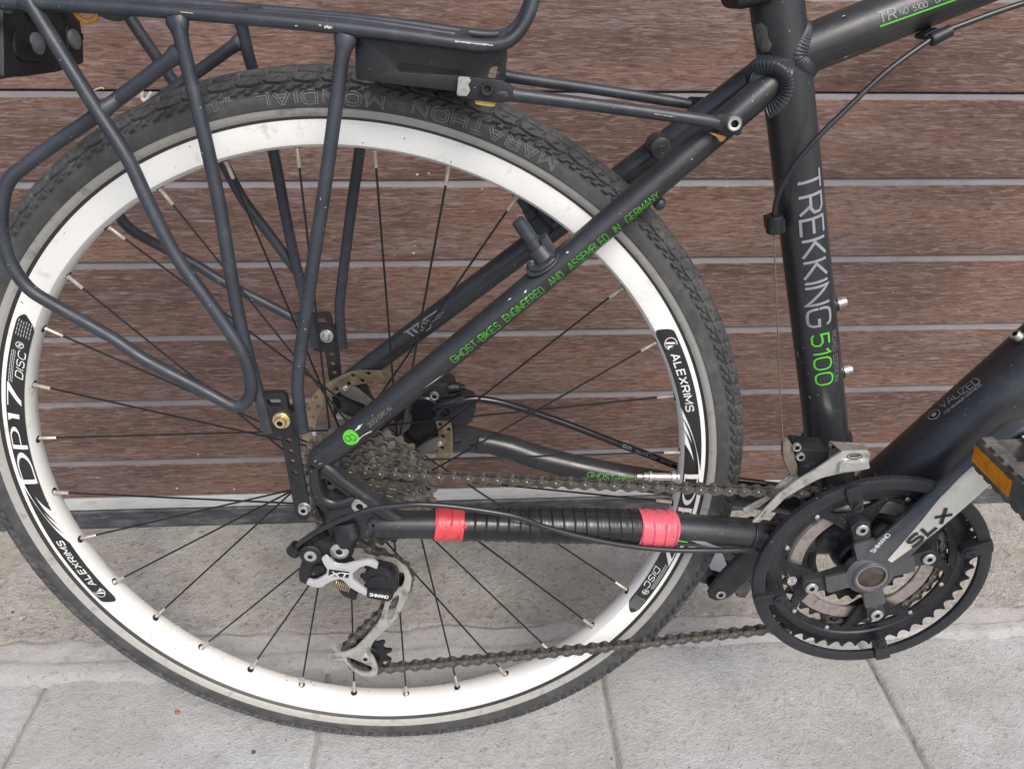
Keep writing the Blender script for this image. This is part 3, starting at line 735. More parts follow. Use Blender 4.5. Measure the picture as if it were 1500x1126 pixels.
# spokes and nipples
def nip_mesh():
    mb = MB(); mb.tube([(0, 0, 0), (0, 0, .0045), (0, 0, .005), (0, 0, .0165), (0, 0, .0172)], [.0024, .0022, .0017, .0016, .0012], 8); me = mb.mesh('nipple', [M['nipple']]); return me
NIP = nip_mesh()
EY = None
mb = MB(); mb.tube([(0, 0, -.0008), (0, 0, .0005)], [.0038, .0034], 16); EYE = mb.mesh('eyelet', [M['dark']])
for k in range(32):
    a = PH - k * 2 * PI / 32; side = k % 2; d = -1 if ((k + 1) // 2) % 2 else 1
    ha = a + d * math.radians(64); fy = FL[side]; fy2 = fy + (-.0022 if d > 0 else .0022) * (1 if side == 0 else -1)
    p0 = Vector((.2985 * math.cos(a), (-.0012 if side == 0 else .0012), .2985 * math.sin(a))); p1 = Vector((.005 + .0265 * math.cos(ha), fy2, .002 + .0265 * math.sin(ha)))
    dr = (p1 - p0).normalized(); q = Vector((0, 0, 1)).rotation_difference(dr)
    mt = Matrix.Translation(p0) @ q.to_matrix().to_4x4()
    link('nipple', NIP, wheel, mt)
    mt2 = Matrix.Translation(Vector((.2963 * math.cos(a), 0, .2963 * math.sin(a)))) @ Vector((0, 0, 1)).rotation_difference(Vector((-math.cos(a), 0, -math.sin(a)))).to_matrix().to_4x4()
    link('eyelet', EYE, wheel, mt2)
    mb = MB(); mb.tube([p0 + dr * .012, p0 + dr * .10, p1 - dr * .02, p1], [.00092, .00092, .001, .00115], 8); obj('spoke', mb, 'spoke', wheel)
# valve
va = A(996, 698, 0); va_ = math.atan2(va.z, va.x)
def vpt(r): return Vector((r * math.cos(va_), -.0005, r * math.sin(va_)))
mb = MB(); mb.tube([vpt(.2975), vpt(.2950), vpt(.2940), vpt(.2905), vpt(.2900), vpt(.2725), vpt(.272), vpt(.2695), vpt(.269), vpt(.2645), vpt(.264), vpt(.258)],
                   [.0075, .0075, .0062, .0060, .0038, .0038, .0052, .0052, .0040, .0036, .0026, .0024], 16)
obj('valve', mb, 'zinc', wheel)
# rim decals: flat print on the near rim wall
def rimmap(th0, rc, lift=.00025):
    def f(u, v):
        r = rc + v; th = th0 - u / .306; y = -.0120 if r > .3035 else -.0120 + (.3035 - r) / .004 * .0011
        return (r * math.cos(th), y - lift, r * math.sin(th))
    return f
deg = .306 * PI / 180                                                 # metres per degree
def decal(th0):
    f = rimmap(th0, .306)
    L_ = 61.5 * deg; mb = MB(); V0, V1 = -.0073, .0078
    def strip(ua, ub, fa, fb, n):                                     # body between two edges
        vs = []
        for i in range(n + 1):
            u = ua + (ub - ua) * i / n; lo, hi = fa(u), fb(u)
            for j in range(7): vs.append(f(u, lo + (hi - lo) * j / 6))
        mb.add(vs, [(i * 7 + j, i * 7 + j + 1, (i + 1) * 7 + j + 1, (i + 1) * 7 + j) for i in range(n) for j in range(6)])
    # front panel, tapering into the swooshes
    def lo1(u):
        c = max(0, (.013 - u) / .013); e = u / deg
        return (V0 + .0000) if e < 15 else V0 + (V1 - V0) * min(1, ((e - 15) / 13)) ** .85
    def hi1(u): c = max(0, 1 - u / .008); return V1 - c * c * .011
    def lo1b(u): c = max(0, 1 - u / .005); return max(lo1(u), V0 + c * c * .002)
    strip(0.0, 28 * deg, lo1b, hi1, 90)
    # swooshes and the second panel
    def band_(e0, e1, off, wd):
        def lo(u):
            e = (u / deg - e0) / (e1 - e0); return V0 + (V1 - V0) * (max(0, e) ** .8) * .93
        def hi(u):
            e = (u / deg - e0) / (e1 - e0); return min(V1, lo(u) + wd * math.sin(PI * min(1, max(0.02, e))) ** .7 + .0001)
        strip(e0 * deg, e1 * deg, lo, hi, 40)
    band_(17.2, 30.5, 0, .0022); band_(19.5, 31.5, 0, .0024)
    def lo2(u): return V0
    def hi2(u):
        e = u / deg; 
        if e < 30: return V0 + (V1 - V0) * max(0.02, (e - 22.5) / 7.5) ** .75
        c = max(0, (e - 60) / 1.5); return V1 - c * c * .004
    def lo2b(u): e = u / deg; c = max(0, (e - 58.8) / 2.7); return V0 + c * c * .009
    strip(22.5 * deg, 61.5 * deg, lo2b, hi2, 90)
    obj('decal_panel', mb, 'decal', wheel)
    mb = MB(); f2 = rimmap(th0, .306, .0007)
    def nxt(nm): 
        nonlocal mb
        obj(nm, mb, 'white_ink', wheel); mb = MB()
    def at_(e, v=0): return lambda u, w_: f2(e * deg + u, v + w_)
    ring_ = arc(.0, 0, .0058, .0050, 60, 320, 24); ribbon(mb, [(x, y) for x, y in ring_], .0007, at_(3.1, .0008), .001)
    for pts in ([(-.003, -.0035), (.0004, .0036), (.0022, .0036), (-.0008, -.0035)], [(.0008, -.0035), (.0028, .002), (.0042, -.0035)]): fill_poly(mb, pts, at_(3.0, .0006))
    nxt('emblem')
    write(mb, 'ALEXRIMS', at_(4.9, -.0030), .0062, 11.0 * deg, t=.2, gap=.32, slant=.15); nxt('lettering')
    # big DP17, with fat verticals and fine horizontals
    def P_(pts): fill_poly(mb, pts, at_(0, 0), 3)
    lo, hi = -.0062, .0064; md = (lo + hi) / 2
    def bowl(e, stem, x0, rx, yb, yt, thick, fine):
        yc = (yb + yt) / 2; ry = (yt - yb) / 2
        o_ = [(e + stem, yt)] + [(e + x0 + x, yc + y) for x, y in arc(0, 0, rx, ry, 88, -88, 16)] + [(e + stem, yb)]
        i_ = [(e + stem, yb + fine)] + [(e + x0 + x, yc + y) for x, y in arc(0, 0, rx - thick, ry - fine, -88, 88, 16)] + [(e + stem, yt - fine)]
        P_(o_ + i_)
    e = 28.6 * deg; P_([(e, lo), (e + .0048, lo), (e + .0048, hi), (e, hi)]); bowl(e, .0049, .016, .0185, lo, hi, .0055, .0010)
    e = 35.7 * deg; P_([(e, lo), (e + .0044, lo), (e + .0044, hi), (e, hi)]); bowl(e, .0045, .012, .0115, -.0018, hi, .0045, .0009)
    e = 41.0 * deg; P_([(e + .0040, lo + .003), (e + .0088, lo + .003), (e + .0088, hi), (e + .0040, hi)]); P_([(e + .0015, hi - .0002), (e + .0039, hi), (e + .0039, hi - .0035)])
    e = 44.2 * deg; P_([(e, hi), (e + .0235, hi), (e + .0235, hi - .0010), (e + .0060, lo + .001), (e + .0005, lo + .001), (e + .0155, hi - .0010), (e, hi - .0010)])
    nxt('lettering'); write(mb, 'DISC', at_(49.6, -.0055), .0056, 5.0 * deg, t=.15, slant=.3); nxt('lettering')
    mb2 = MB(); mb, mb2 = mb2, mb
    for k in range(3): 
        for q in range(9): ribbon(mb, [(0, 0), (.0032, 0)], .0004, at_(48.6 + q * .68 + (k % 2) * .2, .0026 + k * .0014), .003)
    for k in range(6):
        for q in range(4): ribbon(mb, [(0, 0), (.0030, 0)], .0004, at_(57.4 + q * .78 + (k * 7 % 3) * .1, -.0050 + k * .0021 + q * .0001), .003)
    obj('small_print', mb, 'white_ink', wheel, kind='stuff'); mb = MB()
    ribbon(mb, rr_(-.0031, -.0031, .0031, .0031, .003), .0006, at_(55.9, .0003), .001)
    write(mb, 'N', lambda u, v: f2(55.9 * deg + u - .0013, v - .0014), .0032, .0028, t=.24); obj('emblem', mb, 'white_ink', wheel)
decal(math.radians(30.5)); decal(math.radians(210.5))
# ------------------------------------------------------------------ rotor
def rotor():
    y0, y1 = .0535, .0555; mb = MB(); R_ = .0762; ri = .0615
    N = 24; outer = []
    for k in range(N * 6):
        a = 2 * PI * k / (N * 6); outer.append(((R_ - .0006 * (1 + math.cos(a * 12))) * math.cos(a), (R_ - .0006 * (1 + math.cos(a * 12))) * math.sin(a)))
    inner = [(ri * math.cos(2 * PI * k / 90), ri * math.sin(2 * PI * k / 90)) for k in range(90)]
    holes = [inner]
    for k in range(60):
        a = 2 * PI * (k + .5) / 60; r = (.0652, .0722)[k % 2]
        if k % 10 == 9: continue
        holes.append(circle((r * math.cos(a), r * math.sin(a)), .0021, 10))
    mb.prism(outer, y0, y1, holes, .0003); return mb
rot = obj('brake_rotor', rotor(), 'brass', bike); rot.location = (.006, 0, .004)
mb = MB()
for k in range(6):                                                    # swept carrier arms
    a = 2 * PI * k / 6 + .35; a2 = a + .62; w1, w2 = .0048, .0085
    p = lambda r, t: (r * math.cos(t), r * math.sin(t))
    poly = [p(.020, a - .3), p(.035, a + .12 - .12), p(.05, a2 - .26), p(.0625, a2 - .14), p(.0625, a2 + .14), p(.05, a2 + .03), p(.038, a + .36), p(.022, a + .35)]
    mb.prism(rnd(poly, .3, 2), .0530, .0560, (), .0004)
mb.lathe([(.0528, .014), (.0528, .026), (.056, .026), (.056, .014)], 48, closed=True)
obj('rotor_carrier', mb, 'rotorarm', rot)
for k in range(12):
    a = 2 * PI * k / 6 + .35 + .62
    if k < 6: mb = MB(); bolt(mb, (.0622 * math.cos(a), .053, .0622 * math.sin(a)), (0, -1, 0), .0026, .0012, seg=12, socket=False); obj('rivet', mb, 'zinc', rot)
# ------------------------------------------------------------------ cassette
COGS = [11, 13, 15, 17, 19, 21, 23, 26, 29, 32]
CY = [-.0630 + .00395 * k for k in range(10)]
def gear(T, depth=.0042, tip=.0018, r_in=None, y0=0, th=.0018, ramp=False, holes=(), phase=0., notch=0):
    pr = T * .0127 / (2 * PI); rt = pr - .0030; ro = pr + tip; pts = []
    for k in range(T):
        a = 2 * PI * k / T + phase; s = 2 * PI / T
        for da, r in ((-.5, rt), (-.40, rt + .0002), (-.30, rt + .0012), (-.22, pr), (-.11, ro - .0003), (0, ro), (.10, ro - .0002), (.22, pr), (.30, rt + .0012), (.40, rt + .0002)):
            pts.append(((r) * math.cos(a + da * s), r * math.sin(a + da * s)))
    mb = MB(); hs = list(holes)
    if r_in: hs.append(circle((0, 0), r_in, 60))
    mb.prism(pts, y0, y0 + th, hs, .0003); return mb
cas = MB(); cas.lathe([(-.066, .0095), (-.066, .0150), (-.0645, .0158), (-.030, .019), (-.026, .045), (-.024, .045), (-.024, .01)], 48)
cass = obj('cassette', cas, 'dark', bike); cass.location = (.0065, 0, .0005)
for k, T in enumerate(COGS):
    pr = T * .0127 / (2 * PI); hl = []
    if k >= 5:
        for q in range(T):
            if (q * 3 + k) % 3 == 0:
                a = 2 * PI * (q + .5) / T; r = pr - .0062; hl.append(circle((r * math.cos(a), r * math.sin(a)), .0011, 8))
    mb = gear(T, r_in=max(.014, pr - .016), y0=CY[k], holes=hl, phase=.13 * k)
    # pressed scallops between the teeth of the bigger cogs
    o = obj('sprocket', mb, 'cog', cass)
    if k >= 6:
        s2 = MB()
        for q in range(T):
            a = 2 * PI * (q + .5) / T + .13 * k; r = pr - .0052
            s2.lathe([(CY[k] - .0001, .0002), (CY[k] - .0001, .0022), (CY[k] - .0005, .0029), (CY[k] - .0004, .0033), (CY[k] + .0003, .0037)], 14, (r * math.cos(a), r * math.sin(a)))
        obj('shift_ramp', s2, 'cog', cass)
# ------------------------------------------------------------------ frame
BB = Vector((.4635, 0, -.058))
st_top = A(1139, 15, 0); st_top = st_top + (st_top - A(1207, 600, 0)) * .12
ST0, ST1 = BB.copy(), st_top
sdir = (ST1 - ST0).normalized()
mb = MB()
pts = [A(1212, 660, 0), A(1207, 600, 0), A(1176, 330, 0), A(1160, 180, 0), A(1150, 100, 0), A(1139, 15, 0), st_top]
pts = [BB] + pts
rads = [.0200, prad(pts[1], 62), prad(pts[2], 61.5), prad(pts[3], 67), prad(pts[4], 70), prad(pts[5], 74), prad(pts[6], 77), prad(pts[7], 79)]
ST_R = rads
mb.tube(pts, rads, 40)
frame = obj('frame', mb, 'frame', bike)
def part(name, mb, m='frame', parent=frame, **k): return obj(name, mb, m, parent, **k)
# bottom bracket shell and cups
mb = MB(); mb.lathe([(-.037, .012), (-.037, .0225), (-.034, .0232), (.034, .0232), (.037, .0225), (.037, .012)], 48, (BB.x, BB.z)); part('bottom_bracket_shell', mb)
mb = MB(); mb.lathe([(-.049, .0125), (-.049, .0195), (-.047, .0215), (-.0375, .0220), (-.0372, .0150)], 48, (BB.x, BB.z)); part('bearing_cup', mb, 'black')
mb = MB(); mb.lathe([(.049, .0125), (.049, .0195), (.047, .0215), (.0375, .0220), (.0372, .0150)], 48, (BB.x, BB.z)); part('bearing_cup', mb, 'black')
# top tube, down tube
TT0 = A(1165, 80, 0); TTa, TTb = A(1196, 67, 0), A(1446, -32, 0); tdir = (TTb - TTa).normalized(); TT1 = TTa + tdir * .42; TT0 = TTa - tdir * .02
TTR = prad(TTa, 70)
mb = MB(); mb.tube([TT0, TTa + tdir * .05, TTa + tdir * .12, TT1], [TTR, TTR, TTR * .99, TTR * .97], 40); part('top_tube', mb)
DTa, DTb = A(1308, 713, 0), A(1531, 519, 0); ddir = (DTb - DTa).normalized(); DTR = prad(DTa, 94)
DT0 = BB + Vector((0, 0, .004)); 
mb = MB(); mb.tube([DTa - ddir * .05, DTa, DTb, DTa + ddir * .55], [DTR * .9, DTR, DTR * 1.0, DTR], 48); part('down_tube', mb)
HT = TT1 + tdir * .01
mb = MB(); mb.tube([HT + Vector((-.02, 0, .06)), HT + Vector((.05, 0, -.12))], [.024, .025], 32); part('head_tube', mb)
# seat stays
SS = [A(470, 671, -.072), A(540, 616, -.069), A(841, 369, -.047), A(1090, 157, -.026), A(1146, 108, -.019)]
SSR = [prad(SS[0], 38), prad(SS[1], 41), prad(SS[2], 42.5), prad(SS[3], 43), prad(SS[4], 43)]
s0, s1 = SS[0], SS[3]
def sspath(sg): return [Vector((p.x, p.y * sg, p.z)) for p in SS]
mb = MB(); mb.tube(cat(sspath(1), 6), [SSR[0] + (SSR[3] - SSR[0]) * i / 24 for i in range(25)], 32)
mb.ball(SS[0], SSR[0] * 1.0, (1, .9, 1), 24, 14); part('seatstay', mb)
mb = MB(); mb.tube(cat(sspath(-1), 6), [SSR[0] + (SSR[3] - SSR[0]) * i / 24 for i in range(25)], 32)
mb.ball(sspath(-1)[0], SSR[0], (1, .9, 1), 24, 14); part('seatstay', mb)
# the web between the stays under the seat tube joint
mb = MB(); mb.tube([(SS[4].x - .004, -.018, SS[4].z - .004), (SS[4].x - .004, .018, SS[4].z - .004)], .0125, 24); part('stay_bridge', mb)
# chain stays
CS = [A(552, 768, -.073), A(600, 768, -.072), A(800, 769, -.065), A(960, 773, -.058), A(1100, 782, -.045), A(1150, 788, -.034), BB + Vector((-.01, -.022, .003))]
CSR = [prad(CS[0], 40), prad(CS[1], 41), prad(CS[2], 46), prad(CS[3], 47), prad(CS[4], 46), prad(CS[5], 44), .014]
def interp(vals, n): 
    out = []
    for a, b in zip(vals, vals[1:]): out += [a + (b - a) * i / n for i in range(n)]
    return out + [vals[-1]]
CSP = cat(CS, 8); CSRR = interp(CSR, 8)
mb = MB(); mb.tube(CSP, CSRR, 32); part('chainstay', mb)
LC = [A(700, 645, .070), A(745, 655, .070), A(800, 673, .068), A(900, 695, .062), A(1000, 711, .056), A(1090, 722, .048), BB + Vector((0, .034, .003))]
mb = MB(); mb.tube(cat(LC, 8), interp([.010, .0125, .0125, .0125, .013, .0145, .018], 8), 28); part('chainstay', mb)
# left dropout with its slots, carrying the brake caliper
mb = MB(); poly = xz([(500, 660), (520, 620), (545, 590), (590, 600), (640, 614), (690, 626), (740, 638), (752, 662), (700, 662), (650, 655), (600, 668), (560, 690), (530, 712), (505, 700)], .070)
hol = [rnd(xz([(664, 641), (675, 641), (675, 648), (664, 648)], .070), .5, 3), rnd(xz([(688, 648), (697, 648), (697, 650.5), (688, 650.5)], .070), .5, 3)]
mb.prism(rnd(poly, .3, 3), .0665, .0735, hol, .001); part('dropout', mb)
# right dropout
DO = .0
poly = xz([(447, 672), (452, 690), (453, 705), (456, 722), (463, 738), (476, 746.5), (475.5, 758), (481, 778), (487, 793), (500, 800), (520, 796), (530, 786), (541, 772), (556, 778), (567, 788), (580, 786), (584, 760), (578, 746),
           (566, 739), (553, 729), (540, 720), (528, 711), (515, 705), (503, 697), (495, 688), (499, 676), (480, 660)], -.0765)
win = rnd(xz([(470.5, 700), (479.5, 700), (493.7, 714), (508, 725), (503, 729), (489, 730), (479.5, 726), (474.5, 716)], -.0765), .35, 3)
mb = MB(); mb.prism(rnd(poly, .35, 3), -.0780, -.0690, [win], .0022); part('dropout', mb)
# raised rib of the dropout's diagonal arm, its bosses and eyelets
mb = MB()
rib = [A(474, 683, -.079), A(487, 692, -.0795), A(500, 704, -.0795), A(520, 718, -.079), A(541, 734, -.078), A(560, 748, -.076), A(580, 762, -.074)]
mb.tube(cat(rib, 6), interp([.0052, .0050, .0048, .0050, .0056, .0068, .0085], 6), 20, flat=[(.75, 1)] * 37)
arm2 = [A(459, 684, -.0785), A(461, 700, -.079), A(464, 716, -.079), A(472, 731, -.079), A(488, 738, -.079), A(504, 736, -.079), A(520, 730, -.0785)]
mb.tube(cat(arm2, 6), interp([.0042, .0045, .0046, .0048, .0048, .0045, .0035], 6), 18, flat=[(.75, 1)] * 37)
part('dropout_rib', mb)
mb = MB(); c = A(571, 775, -.078); mb.ball(c, .009, (1.3, .55, 1.25), 20, 12); c = A(548, 766, -.078); mb.lathe([(-.0815, .0015), (-.0815, .0048), (-.080, .0056), (-.074, .006)], 20, (c.x, c.z)); part('weld_bead', mb, 'weld')
mb = MB(); c = A(526.5, 742, -.082); bolt(mb, (c.x, -.0775, c.z), (0, -1, 0), .0072, .0045, .42); part('bolt', mb, ['zinc', 'socket'])
# weld beads: stacked ripples along a joint
def weld(pts, r, m='weld', k=1.):
    P = cat(pts, 10); mb = MB(); L_ = 0; n = max(2, int(sum((P[i + 1] - P[i]).length for i in range(len(P) - 1)) / (.0022 * k)))
    tot = [0]
    for i in range(len(P) - 1): tot.append(tot[-1] + (P[i + 1] - P[i]).length)
    Q = []; 
    for j in range(n * 3 + 1):
        s = tot[-1] * j / (n * 3); i = min(len(P) - 2, max(0, next((q for q in range(len(tot)) if tot[q] > s), len(tot) - 1) - 1)); t = (s - tot[i]) / max(1e-9, tot[i + 1] - tot[i])
        Q.append(P[i].lerp(P[i + 1], t))
    mb.tube(Q, [r * (1.0, .98, .93)[j % 3] for j in range(len(Q))], 16, flat=[((.52, .49, .40)[j % 3], 1) for j in range(len(Q))]); return part('weld_bead', mb, m, ang=80)
def saddle(c0, axis, r, tr, tc, tube_r, n=20, a0=0, a1=2 * PI, out=.001):
    """joint line of a tube (axis, r) meeting the seat tube (through ST0, radius tube_r)"""
    pts = []; ax = axis.normalized(); yv = Vector((0, 1, 0)); zv = ax.cross(yv).normalized()
    for i in range(n + 1):
        a = a0 + (a1 - a0) * i / n; o = (yv * math.cos(a) + zv * math.sin(a)) * r
        p = c0 + o
        # slide along the axis to the seat tube surface
        q = p - ST0; d = ax - sdir * ax.dot(sdir); w0 = q - sdir * q.dot(sdir)
        A_ = d.dot(d); B_ = 2 * d.dot(w0); C_ = w0.dot(w0) - tube_r ** 2; disc = max(0, B_ * B_ - 4 * A_ * C_)
        t = (-B_ + math.sqrt(disc)) / (2 * A_); pts.append(p + ax * t)
    return pts
weld(saddle(TTa, tdir, TTR * .97, 0, 0, ST_R[5] * .95, 24), .0062, k=1.)
# stays meet the seat tube
def nearseat(px, py, Y): return A(px, py, Y)
weld([A(1100, 108, -.018), A(1112, 102, -.025), A(1130, 100, -.031), A(1145, 108, -.034), A(1152, 122, -.034), A(1150, 139, -.034), A(1140, 153, -.033), A(1126, 162, -.029)], .0064, k=1.)
mb = MB(); mb.tube([A(1100, 112, -.010), A(1128, 118, -.014), A(1150, 124, -.016)], [.015, .017, .017], 24); part('stay_socket', mb)
# seat clamp
mb = MB(); cc = A(1131, -24, 0) + sdir * .003; mb.tube([cc - sdir * .007, cc - sdir * .006, cc + sdir * .007, cc + sdir * .008], [.0225, .0258, .0258, .0225], 40)
e = A(1082, -4, -.004); mb.tube([e + Vector((.018, -.012, .002)), e + Vector((0, -.010, 0)), e + Vector((-.004, .004, 0)), e + Vector((.01, .012, 0))], [.0055, .0075, .0075, .005], 16, flat=[(1, 1)] * 4)
obj('seat_clamp', mb, 'black', bike)
# bottle cage bolts
for px, py, qx, qy in ((1219, 447, 1239, 441), (1228, 545, 1248, 540)):
    a, b = A(px, py, 0), A(qx, qy, 0); d = (b - a).normalized(); mb = MB(); mb.cur = 2
    mb.tube([a - d * .004, a + d * .004, a + d * .0042], [.0062, .0062, .0045], 20); bolt(mb, a + d * .004, d, .0043, .0075, .5)
    part('bottle_bolt', mb, ['zinc', 'socket', 'black'])
nrm = Vector((-ddir.z, 0, ddir.x)); cdt = A(1490, 492, 0); q = cdt - DTa; cdt = DTa + ddir * (q.dot(ddir)) + nrm * (DTR - .002); mb = MB(); mb.cur = 2; mb.tube([cdt, cdt + nrm * .0035], [.0065, .0060], 20); bolt(mb, cdt + nrm * .003, nrm, .0046, .0065, .5); part('bottle_bolt', mb, ['zinc', 'socket', 'black'])
# brake posts on the stays
ax_ss = (SS[3] - SS[1]).normalized()
def post(sg):
    a = A(786, 363, -.045); tip = A(759, 323, -.045); base = A(800, 382, -.047)
    mir = lambda p: Vector((p.x, p.y * sg, p.z))
    d = (tip - a).normalized(); mb = MB()
    mb.tube([mir(base + (base - a) * .3), mir(base), mir(a + (base - a) * .5), mir(a), mir(a + d * .001)], [.0125, .0110, .0092, .0088, .006], 26)
    mb.tube([mir(a), mir(a + d * .0075), mir(a + d * .008)], [.0066, .0062, .005], 22)
    part('brake_boss', mb, 'weld')
    mb = MB(); mb.tube([mir(a + d * .006), mir(tip), mir(tip + d * .0008)], [.0054, .0054, .0044], 22)
    pl = [a + Vector((.004, 0, .009)), a + Vector((.014, 0, .006)), base + Vector((.010, 0, .004)), base + Vector((0, 0, 0))]
    part('brake_post', mb, 'rack')
    mb = MB(); pp = [(p.x, p.z) for p in (a + d * -.001 + Vector((.002, 0, .008)), a + Vector((.0065, 0, .0105)), base + Vector((.0075, 0, .0075)), base + Vector((.014, 0, .0025)), base)]
    mb.prism(pp, mir(a).y - .006 * 1, mir(a).y + .006, (), .0008); part('spring_plate', mb, 'weld')
    if sg > 0:
        for k in range(6):
            c0 = base + (A(786, 400, -.047) - base) * .0
            t = k / 5; p1 = A(776 + 9 * t + 14 * t * .4, 383 + 6 * t + 8 * t, -.0585 + .0015 * t); 
        pts = []
        weld([A(777, 388, -.052), A(778, 400, -.058), A(788, 400, -.0605), A(801, 393, -.0605), A(811, 384, -.058), A(815, 374, -.053)], .0032, k=1.1)
        weld([A(777, 383, -.053), A(780, 392, -.057), A(790, 392, -.0595), A(801, 386, -.0595), A(810, 377, -.057)], .0030, k=1.1)
post(1); post(-1)
q = A(968, 217, .012); mb = MB(); mb.lathe([(.0105, .0002), (.0105, .0050), (.0115, .0078), (.0150, .0092), (.030, .0095)], 28, (q.x, q.z)); part('brake_bridge_boss', mb, 'frame')
mb = MB(); mb.lathe([(.0104, .0001), (.0100, .0012), (.0104, .0022)], 16, (q.x, q.z)); part('boss_hole', mb, 'socket')
mb = MB(); c = A(966, 298, -.03); mb.ball(c, .005, (1, 1, 1), 14, 10); part('cable_stop', mb, 'weld')
# lettering and marks
def P_of(name, k=0): return [c for c in frame.children if c.name.split('.')[0] == name][k]
o_stay = P_of('seatstay'); o_lstay = P_of('seatstay', 1); o_top = P_of('top_tube'); o_down = P_of('down_tube'); o_cs = P_of('chainstay'); o_lcs = P_of('chainstay', 1)
def label(text, tube, pa, pb, h, m, target, **k):
    f, L_ = tubemap(*tube, pa, pb); mb = MB(); write(mb, text, lambda u, v: f(u, v - h / 2), h, L_, **k); snap(mb, target); return part('lettering', mb, m)
TS = (SS[1], SS[3], prad(SS[2], 42.5)); SEG = (A(1207, 600, 0), A(1176, 330, 0), prad(A(1190, 450, 0), 62)); TTt = (TT0, TTb, TTR); DTt = (DTa, DTb, DTR)
label('GHOST-BIKES', TS, (662, 527), (730, 473), .0052, 'green_dim', o_stay, t=.09, gap=.4, wide=1.5)
label('ENGINEERED  AND  ASSEMBLED  IN  GERMANY', TS, (738, 466), (962, 283), .0052, 'green_dim', o_stay, t=.09, gap=.4, wide=1.4)
label('5100', SEG, (1201, 489), (1208, 562), .0130, 'green_ink', frame, t=.11, gap=.3)
label('GHOST-BIKES', (LC[2], LC[3], .0127), (861, 695), (936, 704), .0058, 'green_ink', o_lcs, t=.10, gap=.36, wide=1.5)
label('ENGIN', (LC[2], LC[3], .0127), (942, 705), (985, 711), .0058, 'green_ink', o_lcs, t=.10, gap=.36, wide=1.5)
f, L_ = tubemap(*TTt, (1289, 39), (1500, -36)); mb = MB(); ribbon(mb, [(0, 0), (L_, 0)], .0011, f, .004); snap(mb, o_top); part('pinstripe', mb, 'green_ink')
f, L_ = tubemap(CS[4], CS[3], CSR[4], (980, 789), (1007, 793)); mb = MB(); ribbon(mb, [(0, 0), (L_, 0)], .0014, f, .003); snap(mb, o_cs); part('pinstripe', mb, 'green_ink')
label('TREKKING', SEG, (1185, 252), (1201, 477), .0180, 'grey_ink', frame, t=.12, gap=.24)
f, L_ = tubemap(CS[4], CS[3], CSR[4], (1010, 794), (1068, 801)); mb = MB(); fill_poly(mb, [(0, .0030), (.013, .0042), (L_ * 1.02, -.0028), (L_ * .62, -.0040)], f, 3); snap(mb, o_cs); part('decal_flash', mb, 'grey_ink')
for xx in (996, 1013):
    f, L_ = tubemap(CS[4], CS[3], CSR[4], (xx, 802), (xx + 7, 803)); mb = MB(); ribbon(mb, [(0, 0), (L_, 0)], .0016, f, .002); snap(mb, o_cs); part('decal_mark', mb, 'white_ink')
label('ROAD EDITION', SEG, (1220, 484), (1224, 556), .0046, 'faint_ink', frame, t=.12, gap=.34, wide=1.2)
label('TR', TTt, (1287, 27), (1312, 19), .0070, 'grey_ink', o_top, t=.13, gap=.2)
label('NO. 5100', TTt, (1318, 19), (1358, 6), .0036, 'grey_ink', o_top, t=.15, gap=.3)
label('GHOST', TTt, (1370, 1), (1400, -9), .0036, 'grey_ink', o_top, t=.15, gap=.3)
label('VALIZED', DTt, (1378, 595), (1433, 556), .0074, 'grey_ink', o_down, t=.09, gap=.28, wide=1.2)
label('FOR MAXIMUM STIFFNESS', DTt, (1384, 605), (1437, 563), .0026, 'grey_ink', o_down, t=.12, gap=.3, wide=1.2)
f, L_ = tubemap(*DTt, (1368, 607), (1380, 598)); mb = MB()
for r_, t_ in ((.0054, .0007), (.0012, .0022)): ribbon(mb, [(r_ * math.cos(2 * PI * k / 24), r_ * math.sin(2 * PI * k / 24)) for k in range(25)], t_, f, .001)
snap(mb, o_down); part('emblem', mb, 'grey_ink')
label('2012-DRC-N', (SS[0], SS[2], SSR[1]), (540, 622), (572, 596), .0030, 'faint_ink', o_stay, t=.14)
ls = sspath(-1); f, L_ = tubemap(ls[1], ls[2], prad(ls[2], 40), (592, 490), (650, 457)); mb = MB()
ribbon(mb, [(0, .002), (L_ * .9, .0045)], .0016, f, .003); ribbon(mb, [(.004, .002), (.007, -.006)], .0022, f, .002); ribbon(mb, [(.010, .001), (.013, -.007)], .0022, f, .002)
ribbon(mb, [(.022 + .006 * math.cos(math.radians(a)), -.002 + .006 * math.sin(math.radians(a))) for a in range(20, 380, 15)], .0012, f, .002)
ribbon(mb, [(.022 + .003 * math.cos(math.radians(a)), -.002 + .003 * math.sin(math.radians(a))) for a in range(0, 360, 20)], .0010, f, .002)
ribbon(mb, [(.028, -.001), (L_, 0)], .0008, f, .002); ribbon(mb, [(.028, -.003), (L_ * .9, -.0022)], .0006, f, .002)
snap(mb, o_lstay); part('emblem', mb, 'faint_ink')
